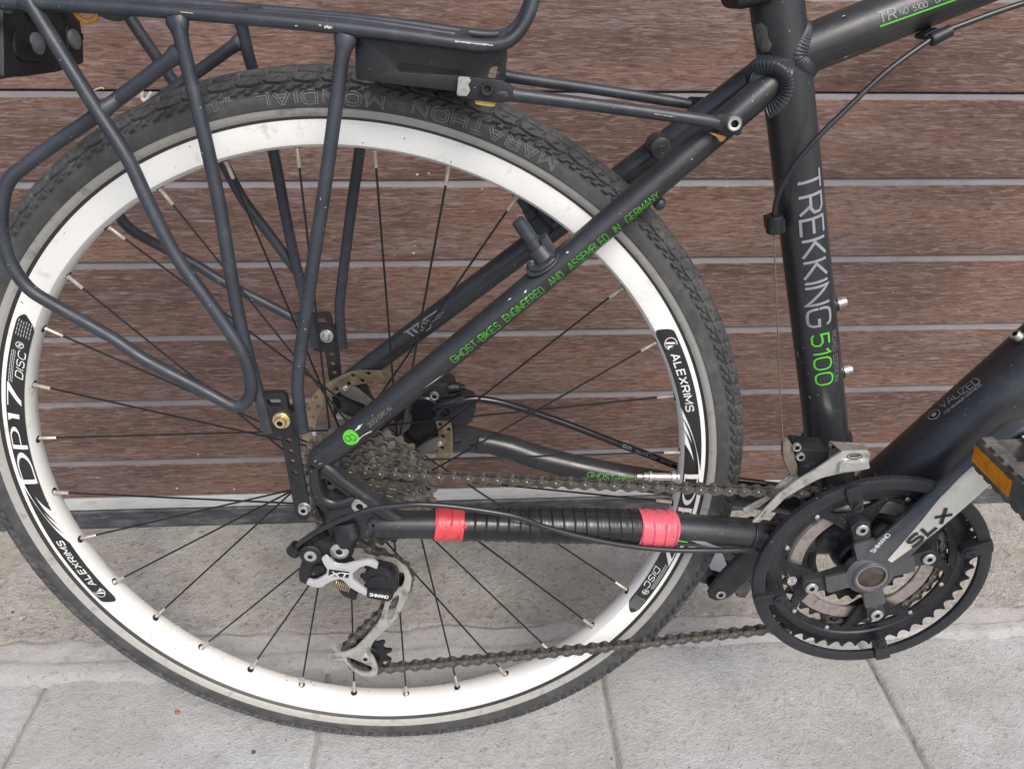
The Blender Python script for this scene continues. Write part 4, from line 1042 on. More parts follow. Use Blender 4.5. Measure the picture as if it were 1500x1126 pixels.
# green round sticker with its worn emblem
f, L_ = tubemap(SS[0], SS[2], SSR[1], (505, 648), (524, 632), .0006)
mb = MB(); fill_poly(mb, [(L_ / 2 + x, y) for x, y in circle((0, 0), .0062, 28)], f, 2); snap(mb, o_stay, .0004); part('sticker', mb, 'green_ink')
f2_, L2 = tubemap(SS[0], SS[2], SSR[1], (505, 648), (524, 632), .0010); mb = MB()
ribbon(mb, [(L_ / 2 - .0022 + .002 * math.cos(a * .4), .001 + .0022 * math.sin(a * .4)) for a in range(17)], .0005, f2_, .001)
ribbon(mb, [(L_ / 2 + .0016 + .002 * math.cos(a * .4), -.0006 + .0024 * math.sin(a * .4)) for a in range(17)], .0005, f2_, .001)
snap(mb, o_stay, .0008); part('sticker_emblem', mb, 'dark_ink')
mb = MB(); T2 = (SS[1], SS[3], prad(SS[2], 42.5)); T3 = SEG; T4 = (TT0, TTb, TTR); T5 = (DTa, DTb, DTR)
def scr(pa, pb, w_, n=3, tube=None):
    st_ = len(mb.v); tg_ = {id(T3): frame, id(T4): o_top, id(T5): o_down}.get(id(tube), o_stay)
    f, L_ = tubemap(*(tube or (SS[0], SS[2], SSR[1])), pa, pb, .0012)
    rs2 = random.Random(int(pa[0] * 7 + pa[1]))
    pts = []; N = 9
    top = [(L_ * i / N, w_ * (.3 + rs2.random() * .7) * math.sin(PI * (i + .3) / (N + .6))) for i in range(N + 1)]; bot = [(L_ * i / N, -w_ * (.3 + rs2.random() * .7) * math.sin(PI * (i + .3) / (N + .6))) for i in range(N, -1, -1)]
    fill_poly(mb, top + bot, f, 0); snap(mb, tg_, .0009, st_)
scr((521, 630), (532, 620), .0011); scr((524, 640), (546, 626), .0007); scr((520, 646), (530, 636), .0006); scr((536, 632), (545, 629), .0006); scr((460, 676), (464, 674), .0006); scr((467, 679), (472, 678), .0006)
scr((768, 429), (772, 424), .0008, tube=T2); scr((768, 437), (772, 433), .0004, tube=T2); scr((830, 371), (834, 369), .0009, tube=T2); scr((745, 440), (750, 437), .0005, tube=T2); scr((622, 565), (648, 546), .0005, tube=T2)
scr((1166, 508), (1168, 520), .0005, tube=T3); scr((1170, 512), (1172, 522), .0005, tube=T3); scr((1176, 509), (1180, 508), .0006, tube=T3); scr((1186, 578), (1189, 582), .0006, tube=T3); scr((1177, 529), (1178, 531), .0006, tube=T3)
scr((1235, 84), (1241, 81), .0006, tube=T4); scr((1233, 26), (1239, 24), .0004, tube=T4)
scr((1262, 500), (1263, 501), .0002, tube=T5)
part('scratch', mb, 'scratch')
mb = MB(); fT = tubemap(A(1160, 180, 0), A(1139, 15, 0), ST_R[6], (1110, 34), (1120, 66), .0004)[0]
fill_poly(mb, [(0, .004), (.004, .0065), (.010, .005), (.016, .0055), (.020, .002), (.020, -.004), (.013, -.006), (.006, -.0055), (.001, -.003)], fT, 2); snap(mb, frame); part('worn_patch', mb, 'bareweld')
# tape round the chain stay
def seg_path(x0, x1, n):
    """points of the chain stay path between two photo columns"""
    ln = []
    for p, r in zip(CSP, CSRR):
        Q = RD @ (HUB + MB_ROT @ p - Vector((0, 0, CAMH))); ln.append(750 + 1125 * Q.x / Q.z)
    out = []; rr = []
    for i in range(n + 1):
        x = x0 + (x1 - x0) * i / n
        for k in range(len(ln) - 1):
            if ln[k] <= x <= ln[k + 1]:
                t = (x - ln[k]) / (ln[k + 1] - ln[k]); out.append(CSP[k].lerp(CSP[k + 1], t)); rr.append(CSRR[k] + (CSRR[k + 1] - CSRR[k]) * t); break
    return out, rr
rs3 = random.Random(2)
def tape(x0, x1, m, lift, turns, lean, n=72):
    P_, R_ = seg_path(x0, x1, n); mb = MB(); sg_ = 48; mb.tube(P_, [r + lift for r in R_], sg_)
    for i in range(len(P_)):
        for k in range(sg_):
            a = 2 * PI * k / sg_; v = Vector(mb.v[i * sg_ + k]); c = P_[i]; q = i / n * turns + lean * math.sin(a + .6) + .12 * math.sin(3 * a + 1)
            f = q - math.floor(q); e = (1 - f) * .0007 + (.0004 if f < .08 else 0) + .00025 * nz3(i * .2, a * 2, 1.3, lift * 900)
            T_ = (P_[min(i + 1, n)] - P_[max(0, i - 1)]).normalized(); edge = (i == 0) - (i == n)
            mb.v[i * sg_ + k] = tuple(v + (v - c).normalized() * e + T_ * (.0006 * math.sin(2 * a + x0) if edge else 0))
    return obj('tape_band', mb, m, bike, ang=50)
tape(638, 683, 'red', .0009, 2.2, .28); tape(933, 985, 'pink', .0021, 3.3, -.42)
P_, R_ = seg_path(679, 938, 176); pr = []
wid = 11.3; off = 0
for i in range(len(P_)):
    s = (i % 11) / 11; pr.append(R_[i] + .0007 + .0011 * (1 - s) + (.0006 if i > 60 else 0) + rs3.uniform(-.00008, .00008))
mb = MB()
# each turn of the tape leans a little: shear the rings
pts_ = P_; n0 = len(mb.v); mb.tube(pts_, pr, 40, ); sh = []
for i in range(len(pts_)):
    for k in range(40):
        v = Vector(mb.v[i * 40 + k]); ctr = pts_[i]; t = (v.z - ctr.z) / .016
        T_ = (pts_[min(i + 1, len(pts_) - 1)] - pts_[max(0, i - 1)]).normalized(); mb.v[i * 40 + k] = tuple(v - T_ * t * .0016 * (1 if i > 60 else -.7))
obj('electrical_tape', mb, 'etape', bike, ang=60)
P_, R_ = seg_path(1096, 1100, 3)
mb = MB(); ring = []
c0 = P_[1]; T_ = (P_[3] - P_[0]).normalized(); yv = Vector((0, 1, 0)); zv = T_.cross(yv)
mb.tube([c0 + (yv * math.cos(a * .2618) + zv * math.sin(a * .2618)) * (R_[1] + .0010) + T_ * .0012 * math.sin(a * .2618) for a in range(25)], .0011, 8); obj('cable_tie', mb, 'black', bike)
# ------------------------------------------------------------------ luggage rack
rk = MB()
def side(sg):
    """one side of the rack; sg = 1 is the near side, -1 its mirror"""
    mir = lambda p: Vector((p.x, p.y * sg, p.z))
    def tb(name, pxs, w_, rads=None, seg=18, n=6, m='rack'):
        pts = [A(*p) for p in pxs]; rr = [prad(pts[len(pts) // 2], w_)] * len(pts) if rads is None else rads
        P = [mir(p) for p in cat(pts, n)]; mb = MB(); mb.tube(P, interp(rr, n), seg); return obj(name, mb, m, rack)
    tb('rail', [(-70, 0, -.058), (20, 5, -.060), (120, 9, -.060), (200, 14, -.060), (400, 31, -.060), (560, 48, -.060), (667, 63, -.060), (712, 67, -.060), (742, 62, -.060), (762, 44, -.058), (775, 20, -.056), (784, -8, -.054), (796, -50, -.052)], 19)
    tb('leg', [(505, 58, -.060), (500, 90, -.061), (493, 149, -.063), (472, 300, -.069), (464, 350, -.071), (451, 438, -.075), (440, 520, -.079), (436, 560, -.080), (438, 590, -.080), (444, 632, -.080)], 19)
    tb('leg', [(262, 34, -.062), (266, 60, -.063), (277, 107, -.064), (293, 171, -.067), (320, 293, -.071), (339, 407, -.076), (355, 487, -.079), (374, 560, -.081), (386, 600, -.081), (394, 632, -.081)], 19.5)
    tb('pannier_loop', [(256, 82, -.063), (228, 104, -.062), (203, 123, -.061), (157, 157, -.060), (128, 179, -.060), (80, 211, -.063), (37, 243, -.068), (13, 265, -.072), (3, 300, -.075), (4, 345, -.077), (16, 385, -.079), (42, 422, -.080), (80, 447, -.081),
                        (160, 492, -.084), (213, 527, -.086), (293, 569, -.088), (326, 587, -.089), (345, 595, -.089), (361, 588, -.088), (368, 568, -.087), (364, 540, -.086), (352, 510, -.085), (331, 478, -.083), (299, 433, -.081), (256, 372, -.078),
                        (219, 300, -.075), (187, 232, -.072), (141, 160, -.068), (91, 80, -.064), (50, 14, -.061), (38, -6, -.060)], 18.5)
    # knuckles where the tubes are welded
    for pa, pb, r0, r1 in (((500, 92, -.061), (507, 50, -.060), .0044, .0082), ((268, 66, -.063), (258, 24, -.061), .0044, .0084), ((240, 95, -.0625), (264, 76, -.0640), .0046, .0068), ((170, 148, -.061), (143, 167, -.0685), .0046, .0066), ((50, 14, -.061), (30, -2, -.060), .0046, .0080)):
        a_, b_ = mir(A(*pa)), mir(A(*pb)); mb = MB(); mb.tube([a_, a_.lerp(b_, .45), a_.lerp(b_, .8), b_], [r0, r0 + (r1 - r0) * .25, r1 * .92, r1 * .8], 18, flat=[(1, 1), (.85, 1), (.66, 1), (.6, 1)]); obj('weld_gusset', mb, 'rack', rack)
    # lower bracket: plate with a handle loop, bolt and drilled strut
    yb = -.081
    pl = rnd(xz([(388, 632), (385, 588), (383, 580), (387, 574), (416, 573), (421, 580), (424, 598), (434, 602), (441, 634), (420, 638), (397, 639)], yb), .3, 3)
    hl = rnd(xz([(391, 583), (412, 582), (413, 592), (395, 592)], yb), .35, 3)
    mb = MB(); mb.prism(pl, yb - .003, yb + .003, [hl], .0008)
    for (x0, x1) in ((387, 389), (425, 427)):
        mb.prism(xz([(x0, 594), (x1, 594), (x1 + 7, 636), (x0 + 7, 636)], yb), yb - .0045, yb + .003, (), .0005)
    if sg < 0: mb.v = [(x, -y, z) for x, y, z in mb.v]; mb.f = [tuple(reversed(f)) for f in mb.f]
    br = obj('bracket', mb, 'black', rack)
    ys = -.0835
    st = rnd(xz([(411, 630), (437, 628), (440, 660), (447, 700), (456, 748), (452, 758), (440, 760), (433, 750), (424, 700), (416, 660)], ys + .004), .4, 3)
    hs = []
    for px, py in ((424, 643), (427, 659), (430, 674), (433.5, 690)): q = A(px, py, ys + .004); hs.append(circle((q.x, q.z), .0022, 14))
    mb = MB(); mb.prism(st, ys + .0018, ys + .0042, hs, .0004)
    if sg < 0: mb.v = [(x, -y, z) for x, y, z in mb.v]; mb.f = [tuple(reversed(f)) for f in mb.f]
    obj('strut', mb, 'black', rack)
    q = A(411, 618, -.088); mb = MB(); c = Vector((q.x, 0, q.z))
    if sg > 0:
        mb.cur = 0; mb.lathe([(-.0840, .0068), (-.0862, .0068), (-.0868, .0060), (-.0868, .002)], 28, (c.x, c.z)); bolt(mb, (c.x, -.0865, c.z), (0, -1, 0), .0046, .0045, .5); obj('bolt', mb, ['gold', 'socket'], rack)
    else:
        mb.lathe([(.0780, .0066), (.0762, .0066), (.0755, .006), (.0755, .002)], 28, (c.x, c.z)); bolt(mb, (c.x, .0758, c.z), (0, -1, 0), .0044, .0045, .5, seg=6, socket=False); obj('bolt', mb, ['zinc', 'socket'], rack)
    q = A(445, 746, -.084); mb = MB(); bolt(mb, (q.x, -.0815 * sg, q.z), (0, -sg, 0), .0046, .005, .45); mb.cyl((q.x, -.072 * sg, q.z), (q.x, -.082 * sg, q.z), .0052); obj('bolt', mb, ['zinc', 'socket'], rack)
    # forward strut to the seat stay
    tb('stay_arm', [(722, 134, -.056), (740, 137, -.056), (760, 140, -.055), (800, 145, -.054), (900, 158, -.051), (1000, 172, -.048), (1035, 177, -.047), (1052, 180, -.0465)],
       20, [prad(A(722, 134, -.056), 19), prad(A(740, 137, -.056), 21), prad(A(760, 140, -.055), 20), prad(A(800, 145, -.054), 19), prad(A(900, 158, -.051), 18.5), prad(A(1000, 172, -.048), 18), .0042, .0036])
    # flattened end tab on the stay
    t_ = rnd(xz([(1040, 176), (1052, 167), (1081, 169), (1088, 172), (1085, 195), (1080, 199), (1062, 195), (1046, 188)], -.0475), .25, 3)
    mb = MB(); mb.prism(t_, -.0495, -.0465, (), .0006)
    if sg < 0: mb.v = [(x, -y, z) for x, y, z in mb.v]; mb.f = [tuple(reversed(f)) for f in mb.f]
    obj('end_tab', mb, 'black', rack)
    q = A(1075, 181, -.051); mb = MB(); bolt(mb, (q.x, -.0492 * sg, q.z), (0, -sg, 0), .0052, .0045, .5); obj('bolt', mb, ['alloy', 'socket'], rack)
rack = obj('luggage_rack', MB().tube([A(10, 8, -.060), A(10, 8, -.060) + Vector((0, .12, 0))], .0048, 16), 'rack', bike)
side(1); side(-1)
# inner rods of the platform, joined at a bent cross piece
def plain(name, pts, r, m='rack', n=6): mb = MB(); P = cat(pts, n); mb.tube(P, r, 16); return obj(name, mb, m, rack)
for sg in (-1, 1):
    y = .022 * sg; zt = lambda px, py: A(px, py, -.060)
    a, b, c = zt(-70, 3), zt(420, 33), zt(640, 60)
    plain('platform_rod', [Vector((a.x, y, a.z)), Vector((b.x, y, b.z)), Vector((c.x - .004, y, c.z)), Vector((c.x + .012, y * .9, c.z - .002)), Vector((c.x + .016, y * .5, c.z - .003))], .0036)
c = A(655, 62, -.060)
plain('cross_piece', [Vector((c.x + .004, -.060, c.z)), Vector((c.x + .006, -.03, c.z + .001)), Vector((c.x + .006, .03, c.z + .001)), Vector((c.x + .004, .060, c.z))], .0036)
c = A(735, 66, -.060)
plain('cross_piece', [Vector((c.x, -.060, c.z)), Vector((c.x, 0, c.z)), Vector((c.x, .060, c.z))], .0042)
for px in (300,):
    c = A(px, 22, -.060); plain('cross_piece', [Vector((c.x, -.060, c.z)), Vector((c.x, 0, c.z)), Vector((c.x, .060, c.z))], .0036)
# worn spots on the rail
mb = MB()
def spot(px, py, Y, r, s=(1, 1, 1), seed=0): q = A(px, py, Y); mb.ball(q, r, s, 8, 6)
def railscr(pa, pb, w_, ctr0, ctr1, r):
    f, L_ = tubemap(A(*ctr0), A(*ctr1), r, pa, pb, .0002); rs2 = random.Random(int(pa[0])); N = 14
    top = [(L_ * i / N, w_ * (.2 + rs2.random() * .8)) for i in range(N + 1)]; bot = [(L_ * i / N, -w_ * (.1 + rs2.random() * .8)) for i in range(N, -1, -1)]
    fill_poly(mb, top + bot, f, 0)
rr0 = prad(A(560, 48, -.06), 20)
railscr((666, 61), (722, 67), .0006, (667, 63, -.06), (712, 67, -.06), rr0); railscr((475, 40), (487, 41), .0012, (400, 31, -.06), (560, 48, -.06), rr0); railscr((467, 37), (471, 38), .0007, (400, 31, -.06), (560, 48, -.06), rr0)
railscr((432, 38), (436, 38), .0006, (400, 31, -.06), (560, 48, -.06), rr0); railscr((265, 18), (283, 20), .0004, (200, 14, -.06), (400, 31, -.06), rr0)
railscr((958, 167), (985, 171), .0003, (900, 158, -.051), (1000, 172, -.048), prad(A(900, 158, -.051), 18.5))
obj('scratch', mb, M['straw'], rack)
# front plate with its slot
yp = -.053
pl = rnd(xz([(520, 54), (742, 76), (741, 119), (732, 116), (667, 134), (521, 117)], yp), .06, 2)
hl = rnd(xz([(583, 93), (592, 93), (693, 105), (697, 112), (688, 112), (586, 106), (580, 100)], yp), .3, 3); h2 = rnd(xz([(719, 99), (728, 97), (732, 105), (725, 118 - 2), (714, 114)], yp), .2, 2)
mb = MB(); mb.prism(pl, yp, yp + .0016, [hl, h2], .0003); obj('front_plate', mb, 'black', rack)
mb = MB(); mb.prism([(x, z) for x, z in rnd(xz([(520, 60), (742, 80), (741, 112), (521, 113)], yp), .06, 2)], .0514, .053, (), .0003); obj('front_plate', mb, 'black', rack)
mb = MB(); q0, q1 = A(540, 112, yp), A(700, 128, yp); 
mb.prism([(q0.x, q0.z), (q1.x, q1.z), (q1.x, q1.z + .0016), (q0.x, q0.z + .0016)], yp + .002, .0514, (), .0002); obj('bridge_plate', mb, 'black', rack)
# clamp block
blk = rnd(xz([(671, 111), (735, 117), (752, 128), (752, 146), (735, 151), (700, 147), (668, 141)], -.058), .12, 3)
mb = MB(); mb.prism(blk, -.0605, -.0535, (), .0008); obj('clamp', mb, 'black', rack)
mb = MB(); mb.prism(rnd(xz([(671.5, 112), (687, 113), (690, 118), (686, 124), (689, 133), (684, 141), (669, 140)], -.0605), .2, 2), -.0609, -.0604, (), .0001); obj('worn_patch', mb, M['grit_g'], rack)
q = A(714, 130, -.0605); mb = MB(); mb.cur = 0; mb.lathe([(-.0604, .0062), (-.0612, .0062), (-.0614, .005), (-.0614, .002)], 28, (q.x, q.z)); bolt(mb, (q.x, -.0612, q.z), (0, -1, 0), .0046, .0030, .5); obj('bolt', mb, ['black', 'socket'], rack)
q0 = A(703, 152, -.055); mb = MB(); mb.prism(rnd(xz([(694, 143), (727, 148), (725, 156), (716, 156), (697, 153)], -.057), .25, 3), -.058, -.050, (), .001); obj('rubber_pad', mb, 'yellow', rack)
mb = MB(); mb.prism(rnd(xz([(1037, 193), (1050, 197), (1064, 200), (1060, 206), (1054, 208), (1050, 201)], -.0465), .3, 3), -.0475, -.0455, (), .0003); obj('rust_streak', mb, 'rust', rack)
# orange ring hanging from the rail
q = A(126, 16, -.052); mb = MB(); P = [q + Vector((.0070 * math.cos(a * PI / 12), 0, .0062 * math.sin(a * PI / 12))) for a in range(25)]; mb.tube(P, .0017, 10, caps=False); obj('ring', mb, 'ochre', rack)
q = A(172, 18, -.054); mb = MB(); P = [A(146, 14, -.054), A(165, 21, -.052), A(178, 20, -.052), A(186, 14, -.053)]; mb.tube(cat(P, 4), .0042, 12); obj('rod_end', mb, 'rack', rack)
# ------------------------------------------------------------------ rear lamp bolted behind the rack
M['dullbolt'] = mat('dull_bolt', (.22, .24, .25), .5, .3, .2, 200); lx = -.199; cz = A(60, 64, 0).z
def yz_prism(poly, x0, x1, m, name, parent, bev=.0012, holes=()):
    mb = MB(); mb.prism([(p[0], p[1]) for p in poly], 0, 1, holes, 0)
    mb = MB(); mb.prism(poly, x0, x1, holes, bev)
    mb.v = [(-v[1], v[0], v[2]) for v in mb.v]; return obj(name, mb, m, parent)
def face_yz(px, py):
    r = ray(px, py); t = (lx - CB.x) / r.x; P = CB + r * t; return (P.y, P.z)
# prism's own front is at -x after the turn, so the lamp is laid out in (y, z)
out = rnd([face_yz(*p) for p in [(4, 4), (114, 8), (119, 40), (122, 56), (123, 93), (84, 106), (40, 112), (6, 114)]], .12, 3)
lamp = yz_prism(out, .199, .232, 'lightbox', 'tail_lamp', bike)
lip = rnd([face_yz(*p) for p in [(28, 40), (46, 40), (60, 46), (62, 92), (44, 90), (32, 90), (22, 82), (18, 66), (20, 48)]], .25, 3)
yz_prism(lip, .1975, .1992, 'lightbox', 'mount_pad', lamp, .0005)
lip = rnd([face_yz(*p) for p in [(96, 36), (114, 36), (118, 48), (120, 74), (98, 76)]], .25, 3)
yz_prism(lip, .1978, .1992, 'lightbox', 'mount_pad', lamp, .0005)
mb = MB()
for poly in ([(27, 66), (47, 62), (48, 70), (28, 76)], [(109, 51), (118, 49), (119, 60), (110, 62)], [(71, 33), (75, 33), (77, 44), (72, 44)]):
    pp = rnd([face_yz(*p) for p in poly], .3, 2); m2 = MB(); m2.prism(pp, .1970, .1976, (), 0); mb.add([(-v[1], v[0], v[2]) for v in m2.v], m2.f)
obj('slot', mb, 'socket', lamp)
for px, py in ((50, 64), (105, 58)):
    y, z = face_yz(px, py); mb = MB(); bolt(mb, (lx + .001, y, z), (1, 0, 0), .0072, .0040, .3, socket=False); obj('bolt', mb, 'dullbolt', lamp)
mb = MB(); mb.box((lx - .036, 0, cz + .002), (.008, .098, .05)); M['redlens'] = mat('red_lens', (.5, .02, .02), .2); obj('lens', mb, 'redlens', lamp)
# ------------------------------------------------------------------ crankset
bx, bz = .4635, -.058
def pol(r, a, c=(bx, bz)): return (c[0] + r * math.cos(a), c[1] + r * math.sin(a))
def moved(mb, dx, dz): mb.v = [(x + dx, y, z + dz) for x, y, z in mb.v]; return mb
AR = [math.radians(x) for x in (20, 110, 200, 290)]
mb = MB(); mb.lathe([(.060, .0122), (-.0660, .0122), (-.0660, .0002)], 40, (bx, bz)); crankset = obj('crankset', mb, 'socket', bike)
# big ring
T = 48; pr = T * .0127 / (2 * PI)
def ringmesh(T, rin_fn, y0, th, tip=.0016, holes=(), phase=0.):
    pr = T * .0127 / (2 * PI); rt = pr - .0030; ro = pr + tip; pts = []
    for k in range(T):
        s = 2 * PI / T; a = s * k + phase
        for da, r in ((-.5, rt), (-.38, rt + .0003), (-.27, rt + .0016), (-.16, pr + .0002), (-.06, ro), (.06, ro), (.16, pr + .0002), (.27, rt + .0016), (.38, rt + .0003)): pts.append(pol(r, a + da * s))
    inner = [pol(rin_fn(2 * PI * k / 144), 2 * PI * k / 144) for k in range(144)]
    mb = MB(); mb.prism(pts, y0, y0 + th, [inner] + list(holes), .0003); return mb
def armdist(a): return min(abs((a - b + PI) % (2 * PI) - PI) for b in AR)
def rin_big(a):
    d = armdist(a); t = max(0, min(1, (d - .20) / .26)); t = t * t * (3 - 2 * t); return .046 + (.0755 - .046) * t
hl = []
for b in AR:
    hl.append(rnd([pol(.0745, b + .30 - .06 * k) for k in range(11)] + [pol(.0690, b - .22), pol(.0655, b - .10), pol(.0640, b), pol(.0655, b + .10), pol(.0690, b + .22)], .3, 2))
o = obj('chainring', ringmesh(48, rin_big, -.0560, .0030, tip=.0030, holes=hl), 'ring', crankset)
# raised polished lip on the big ring
mb = MB(); mb.lathe([(-.0558, .0800), (-.0574, .0812), (-.0578, .0850), (-.0572, .0885), (-.0558, .0890)], 120, (bx, bz)); obj('ring_lip', mb, 'guard', crankset)
def rin_mid(a): d = armdist(a); t = max(0, min(1, (d - .12) / .3)); return .047 + (.0560 - .047) * t * t * (3 - 2 * t)
obj('chainring', ringmesh(36, rin_mid, -.0485, .0022, tip=.0022, phase=.04), 'steel', crankset)
mb = MB(); mb.lathe([(-.0482, .0545), (-.0500, .0552), (-.0508, .0600), (-.0506, .0668), (-.0486, .0684)], 110, (bx, bz)); obj('ring_lip', mb, 'coppery', crankset)
obj('chainring', ringmesh(26, lambda a: .0385, -.0405, .0022, tip=.002), 'steel', crankset)
mb = MB(); mb.lathe([(-.0405, .0400), (-.0422, .041), (-.0422, .0455), (-.0405, .0465)], 90, (bx, bz)); obj('ring_lip', mb, 'dark', crankset)
# spider
mb = MB()
for a in AR:
    p = [pol(.016, a - .75), pol(.030, a - .26), pol(.043, a - .17), pol(.0575, a - .15), pol(.0600, a), pol(.0575, a + .15), pol(.043, a + .17), pol(.030, a + .26), pol(.016, a + .75)]
    mb.prism(rnd(p, .25, 2), -.0645, -.0560, (), .0012)
obj('spider', mb, 'crankdark', crankset)
for a in AR:
    mb = MB(); p = [pol(.0200, a - .46), pol(.0405, a - .24), pol(.0405, a + .24), pol(.0200, a + .46)]; mb.prism(rnd(p, .12, 2), -.0680, -.0650, (), .0012); obj('spider_arm', mb, 'crank', crankset)
    c = pol(.052, a); mb = MB(); bolt(mb, (c[0], -.0655, c[1]), (0, -1, 0), .0056, .0024, .42); obj('chainring_bolt', mb, ['zinc', 'socket'], crankset)
# rivets
mb = MB()
for k in range(12):
    a = math.radians(15 + 30 * k); 
    if armdist(a) < .2: continue
    c = pol(.0775, a); mb.lathe([(-.0558, .0022), (-.0572, .0021), (-.0576, .0015), (-.0576, .0001)], 14, c)
obj('rivets', mb, 'zinc', crankset)
# round chain guard and its four feet
mb = MB(); mb.lathe([(-.0660, .0938), (-.0675, .0933), (-.0695, .0938), (-.0702, .0955), (-.0702, .1018), (-.0694, .1042), (-.0675, .1050), (-.0645, .1050), (-.0640, .1042), (-.0645, .0978), (-.0655, .0965)], 160, (bx, bz), closed=True); guard = obj('chain_guard', mb, 'guard', crankset)
for a in (math.radians(111.5), math.radians(-163), math.radians(-71.5), math.radians(21.5)):
    u = Vector((math.cos(a), 0, math.sin(a))); t = Vector((-u.z, 0, u.x)); c = Vector((bx, 0, bz))
    def P2(r, s): q = c + u * r + t * s; return (q.x, q.z)
    mb = MB(); mb.prism(rnd([P2(.0785, -.0045), P2(.0765, 0), P2(.0785, .0045), P2(.0880, .0060), P2(.0985, .0068), P2(.1040, .0070), P2(.1045, 0), P2(.1040, -.0070), P2(.0985, -.0068), P2(.0880, -.0060)], .3, 3), -.0728, -.0640, (), .0012)
    mb.prism(rnd([P2(.0790, -.0035), P2(.0790, .0035), P2(.0865, .0040), P2(.0865, -.0040)], .3, 2), -.0750, -.0720, (), .0008)
    obj('guard_clip', mb, 'guard', crankset)
    q = c + u * .0845; mb = MB(); bolt(mb, (q.x, -.0748, q.z), (0, -1, 0), .0036, .0008, .62); obj('clip_screw', mb, ['guard', 'socket'], crankset)
# crank arm, drive side
PX, PZ = .5423, .0972
ca = Vector((PX - bx, 0, PZ - bz)); CL = ca.length; cu = ca.normalized(); cn = Vector((-cu.z, 0, cu.x))
def cp(s, n_): q = Vector((bx, 0, bz)) + cu * s + cn * n_; return (q.x, q.z)
def armmesh(sg, y_out0, y_out1, th0, th1):
    """lofted crank arm: sections along its length, softly squared"""
    mb = MB(); S = []
    prof = [(-.021, .006, 0), (-.018, .0165, 0), (-.010, .0205, 0), (0, .0222, 0), (.012, .0220, 0), (.024, .0212, 0), (.036, .0192, 0), (.055, .0174, 0), (.080, .0168, 0), (.110, .0166, 0), (.140, .0168, 0), (.160, .0160, 0), (.172, .0145, 0), (.182, .0115, 0), (.1875, .0060, 0)]
    n = 28
    for (s, w_, _) in prof:
        t = max(0, min(1, s / .16)); yo = y_out0 + (y_out1 - y_out0) * t; th = th0 + (th1 - th0) * t
        e = 1 if 0 <= s <= .170 else (1 - (-s / .021) * .5 if s < 0 else 1 - (s - .170) / .018 * .4); th_ = th * e; ring = []
        for k in range(n):
            a = 2 * PI * k / n; ca_, sa_ = math.cos(a), math.sin(a); sx = math.copysign(abs(ca_) ** .45, ca_); sy = math.copysign(abs(sa_) ** .55, sa_)
            if sy < 0: sx *= .82 if s > .03 else .92          # bevelled outer face
            ring.append((sx * w_, yo * sg - 0 + (sy + 1) * .5 * th_ * (1)))
        S.append((s, ring))
    vs = []; fs = []
    for s, ring in S:
        for (w_, y) in ring: q = cp(s, w_); vs.append((q[0], y, q[1]))
    for i in range(len(S) - 1):
        for k in range(n): k2 = (k + 1) % n; fs.append((i * n + k, i * n + k2, (i + 1) * n + k2, (i + 1) * n + k))
    fs.append(tuple(range(n))); fs.append(tuple((len(S) - 1) * n + k for k in range(n - 1, -1, -1))); mb.add(vs, fs); return mb
mb = armmesh(1, -.0680, -.0870, .0110, .0185)
arm = obj('crank_arm', mb, 'crank', crankset, ang=50)
mb = MB(); mb.lathe([(-.0600, .0222), (-.0672, .0218), (-.0688, .0195), (-.0698, .0172), (-.0714, .0165), (-.0722, .0158), (-.0722, .0146), (-.0715, .0140), (-.0684, .0138)], 64, (bx, bz)); obj('crank_boss', mb, 'crank', crankset)
mb = MB(); mb.lathe([(-.0684, .0139), (-.0714, .0140), (-.0714, .0126), (-.0705, .0122), (-.0690, .0121)], 56, (bx, bz)); obj('axle_end', mb, 'coppery', crankset)
M['bore'] = mat('axle_bore', (.10, .085, .07), .45, .5, .4, 90)
mb = MB(); mb.lathe([(-.0705, .0123), (-.0686, .0118), (-.0684, .0001)], 48, (bx, bz)); obj('axle_bore', mb, 'bore', crankset)
# printed crank face: print laid out on the outer side and snapped to it
def facept(px, py):
    P = A(px, py, -.078)
    for _ in range(4):
        s_ = (Vector((P.x - bx, 0, P.z - bz))).dot(cu); P = A(px, py, -.0680 - .0190 * max(0, min(1, s_ / .16)))
    return P
def facemap(pa, pb):
    a = facept(*pa); b = facept(*pb); e = b - a; L_ = e.length; e.normalize(); up = Vector((-e.z, 0, e.x)).normalized(); return (lambda u, v: a + e * u + up * v), L_
mb = MB(); P = [facept(*p) for p in [(1300, 819), (1321, 795), (1350, 762), (1385, 720), (1412, 688), (1435, 662), (1450, 672), (1466, 696), (1440, 720), (1411, 748), (1370, 780), (1334, 803), (1306, 823)]]
o0 = P[0]; fill_poly(mb, [(p.x, p.z) for p in P], lambda x, z: (x, o0.y, z), 4)
for i, v in enumerate(mb.v): s_ = (Vector((v[0] - bx, 0, v[2] - bz))).dot(cu); mb.v[i] = (v[0], -.0680 - .0190 * max(0, min(1, s_ / .16)), v[2])
snap(mb, arm, .0005); obj('cream_panel', mb, 'cream', crankset)
mb = MB(); f, L_ = facemap((1331, 797), (1388, 749)); write(mb, 'SLX', lambda u, v: f(u, v - .0048), .0098, L_, t=.32, gap=.35, wide=1.1, slant=.2); mb.v = [(x, y - .0012, z) for x, y, z in mb.v]; obj('lettering', mb, 'dark_ink', crankset)
mb = MB(); f, L_ = facemap((1277, 807), (1301, 781)); write(mb, 'SHIMANO', lambda u, v: f(u, v - .0021), .0042, L_, t=.18, gap=.35); mb.v = [(x, y - .0010, z) for x, y, z in mb.v]; obj('lettering', mb, 'white_ink', crankset)
mb = MB(); c = pol(.066, math.radians(196))
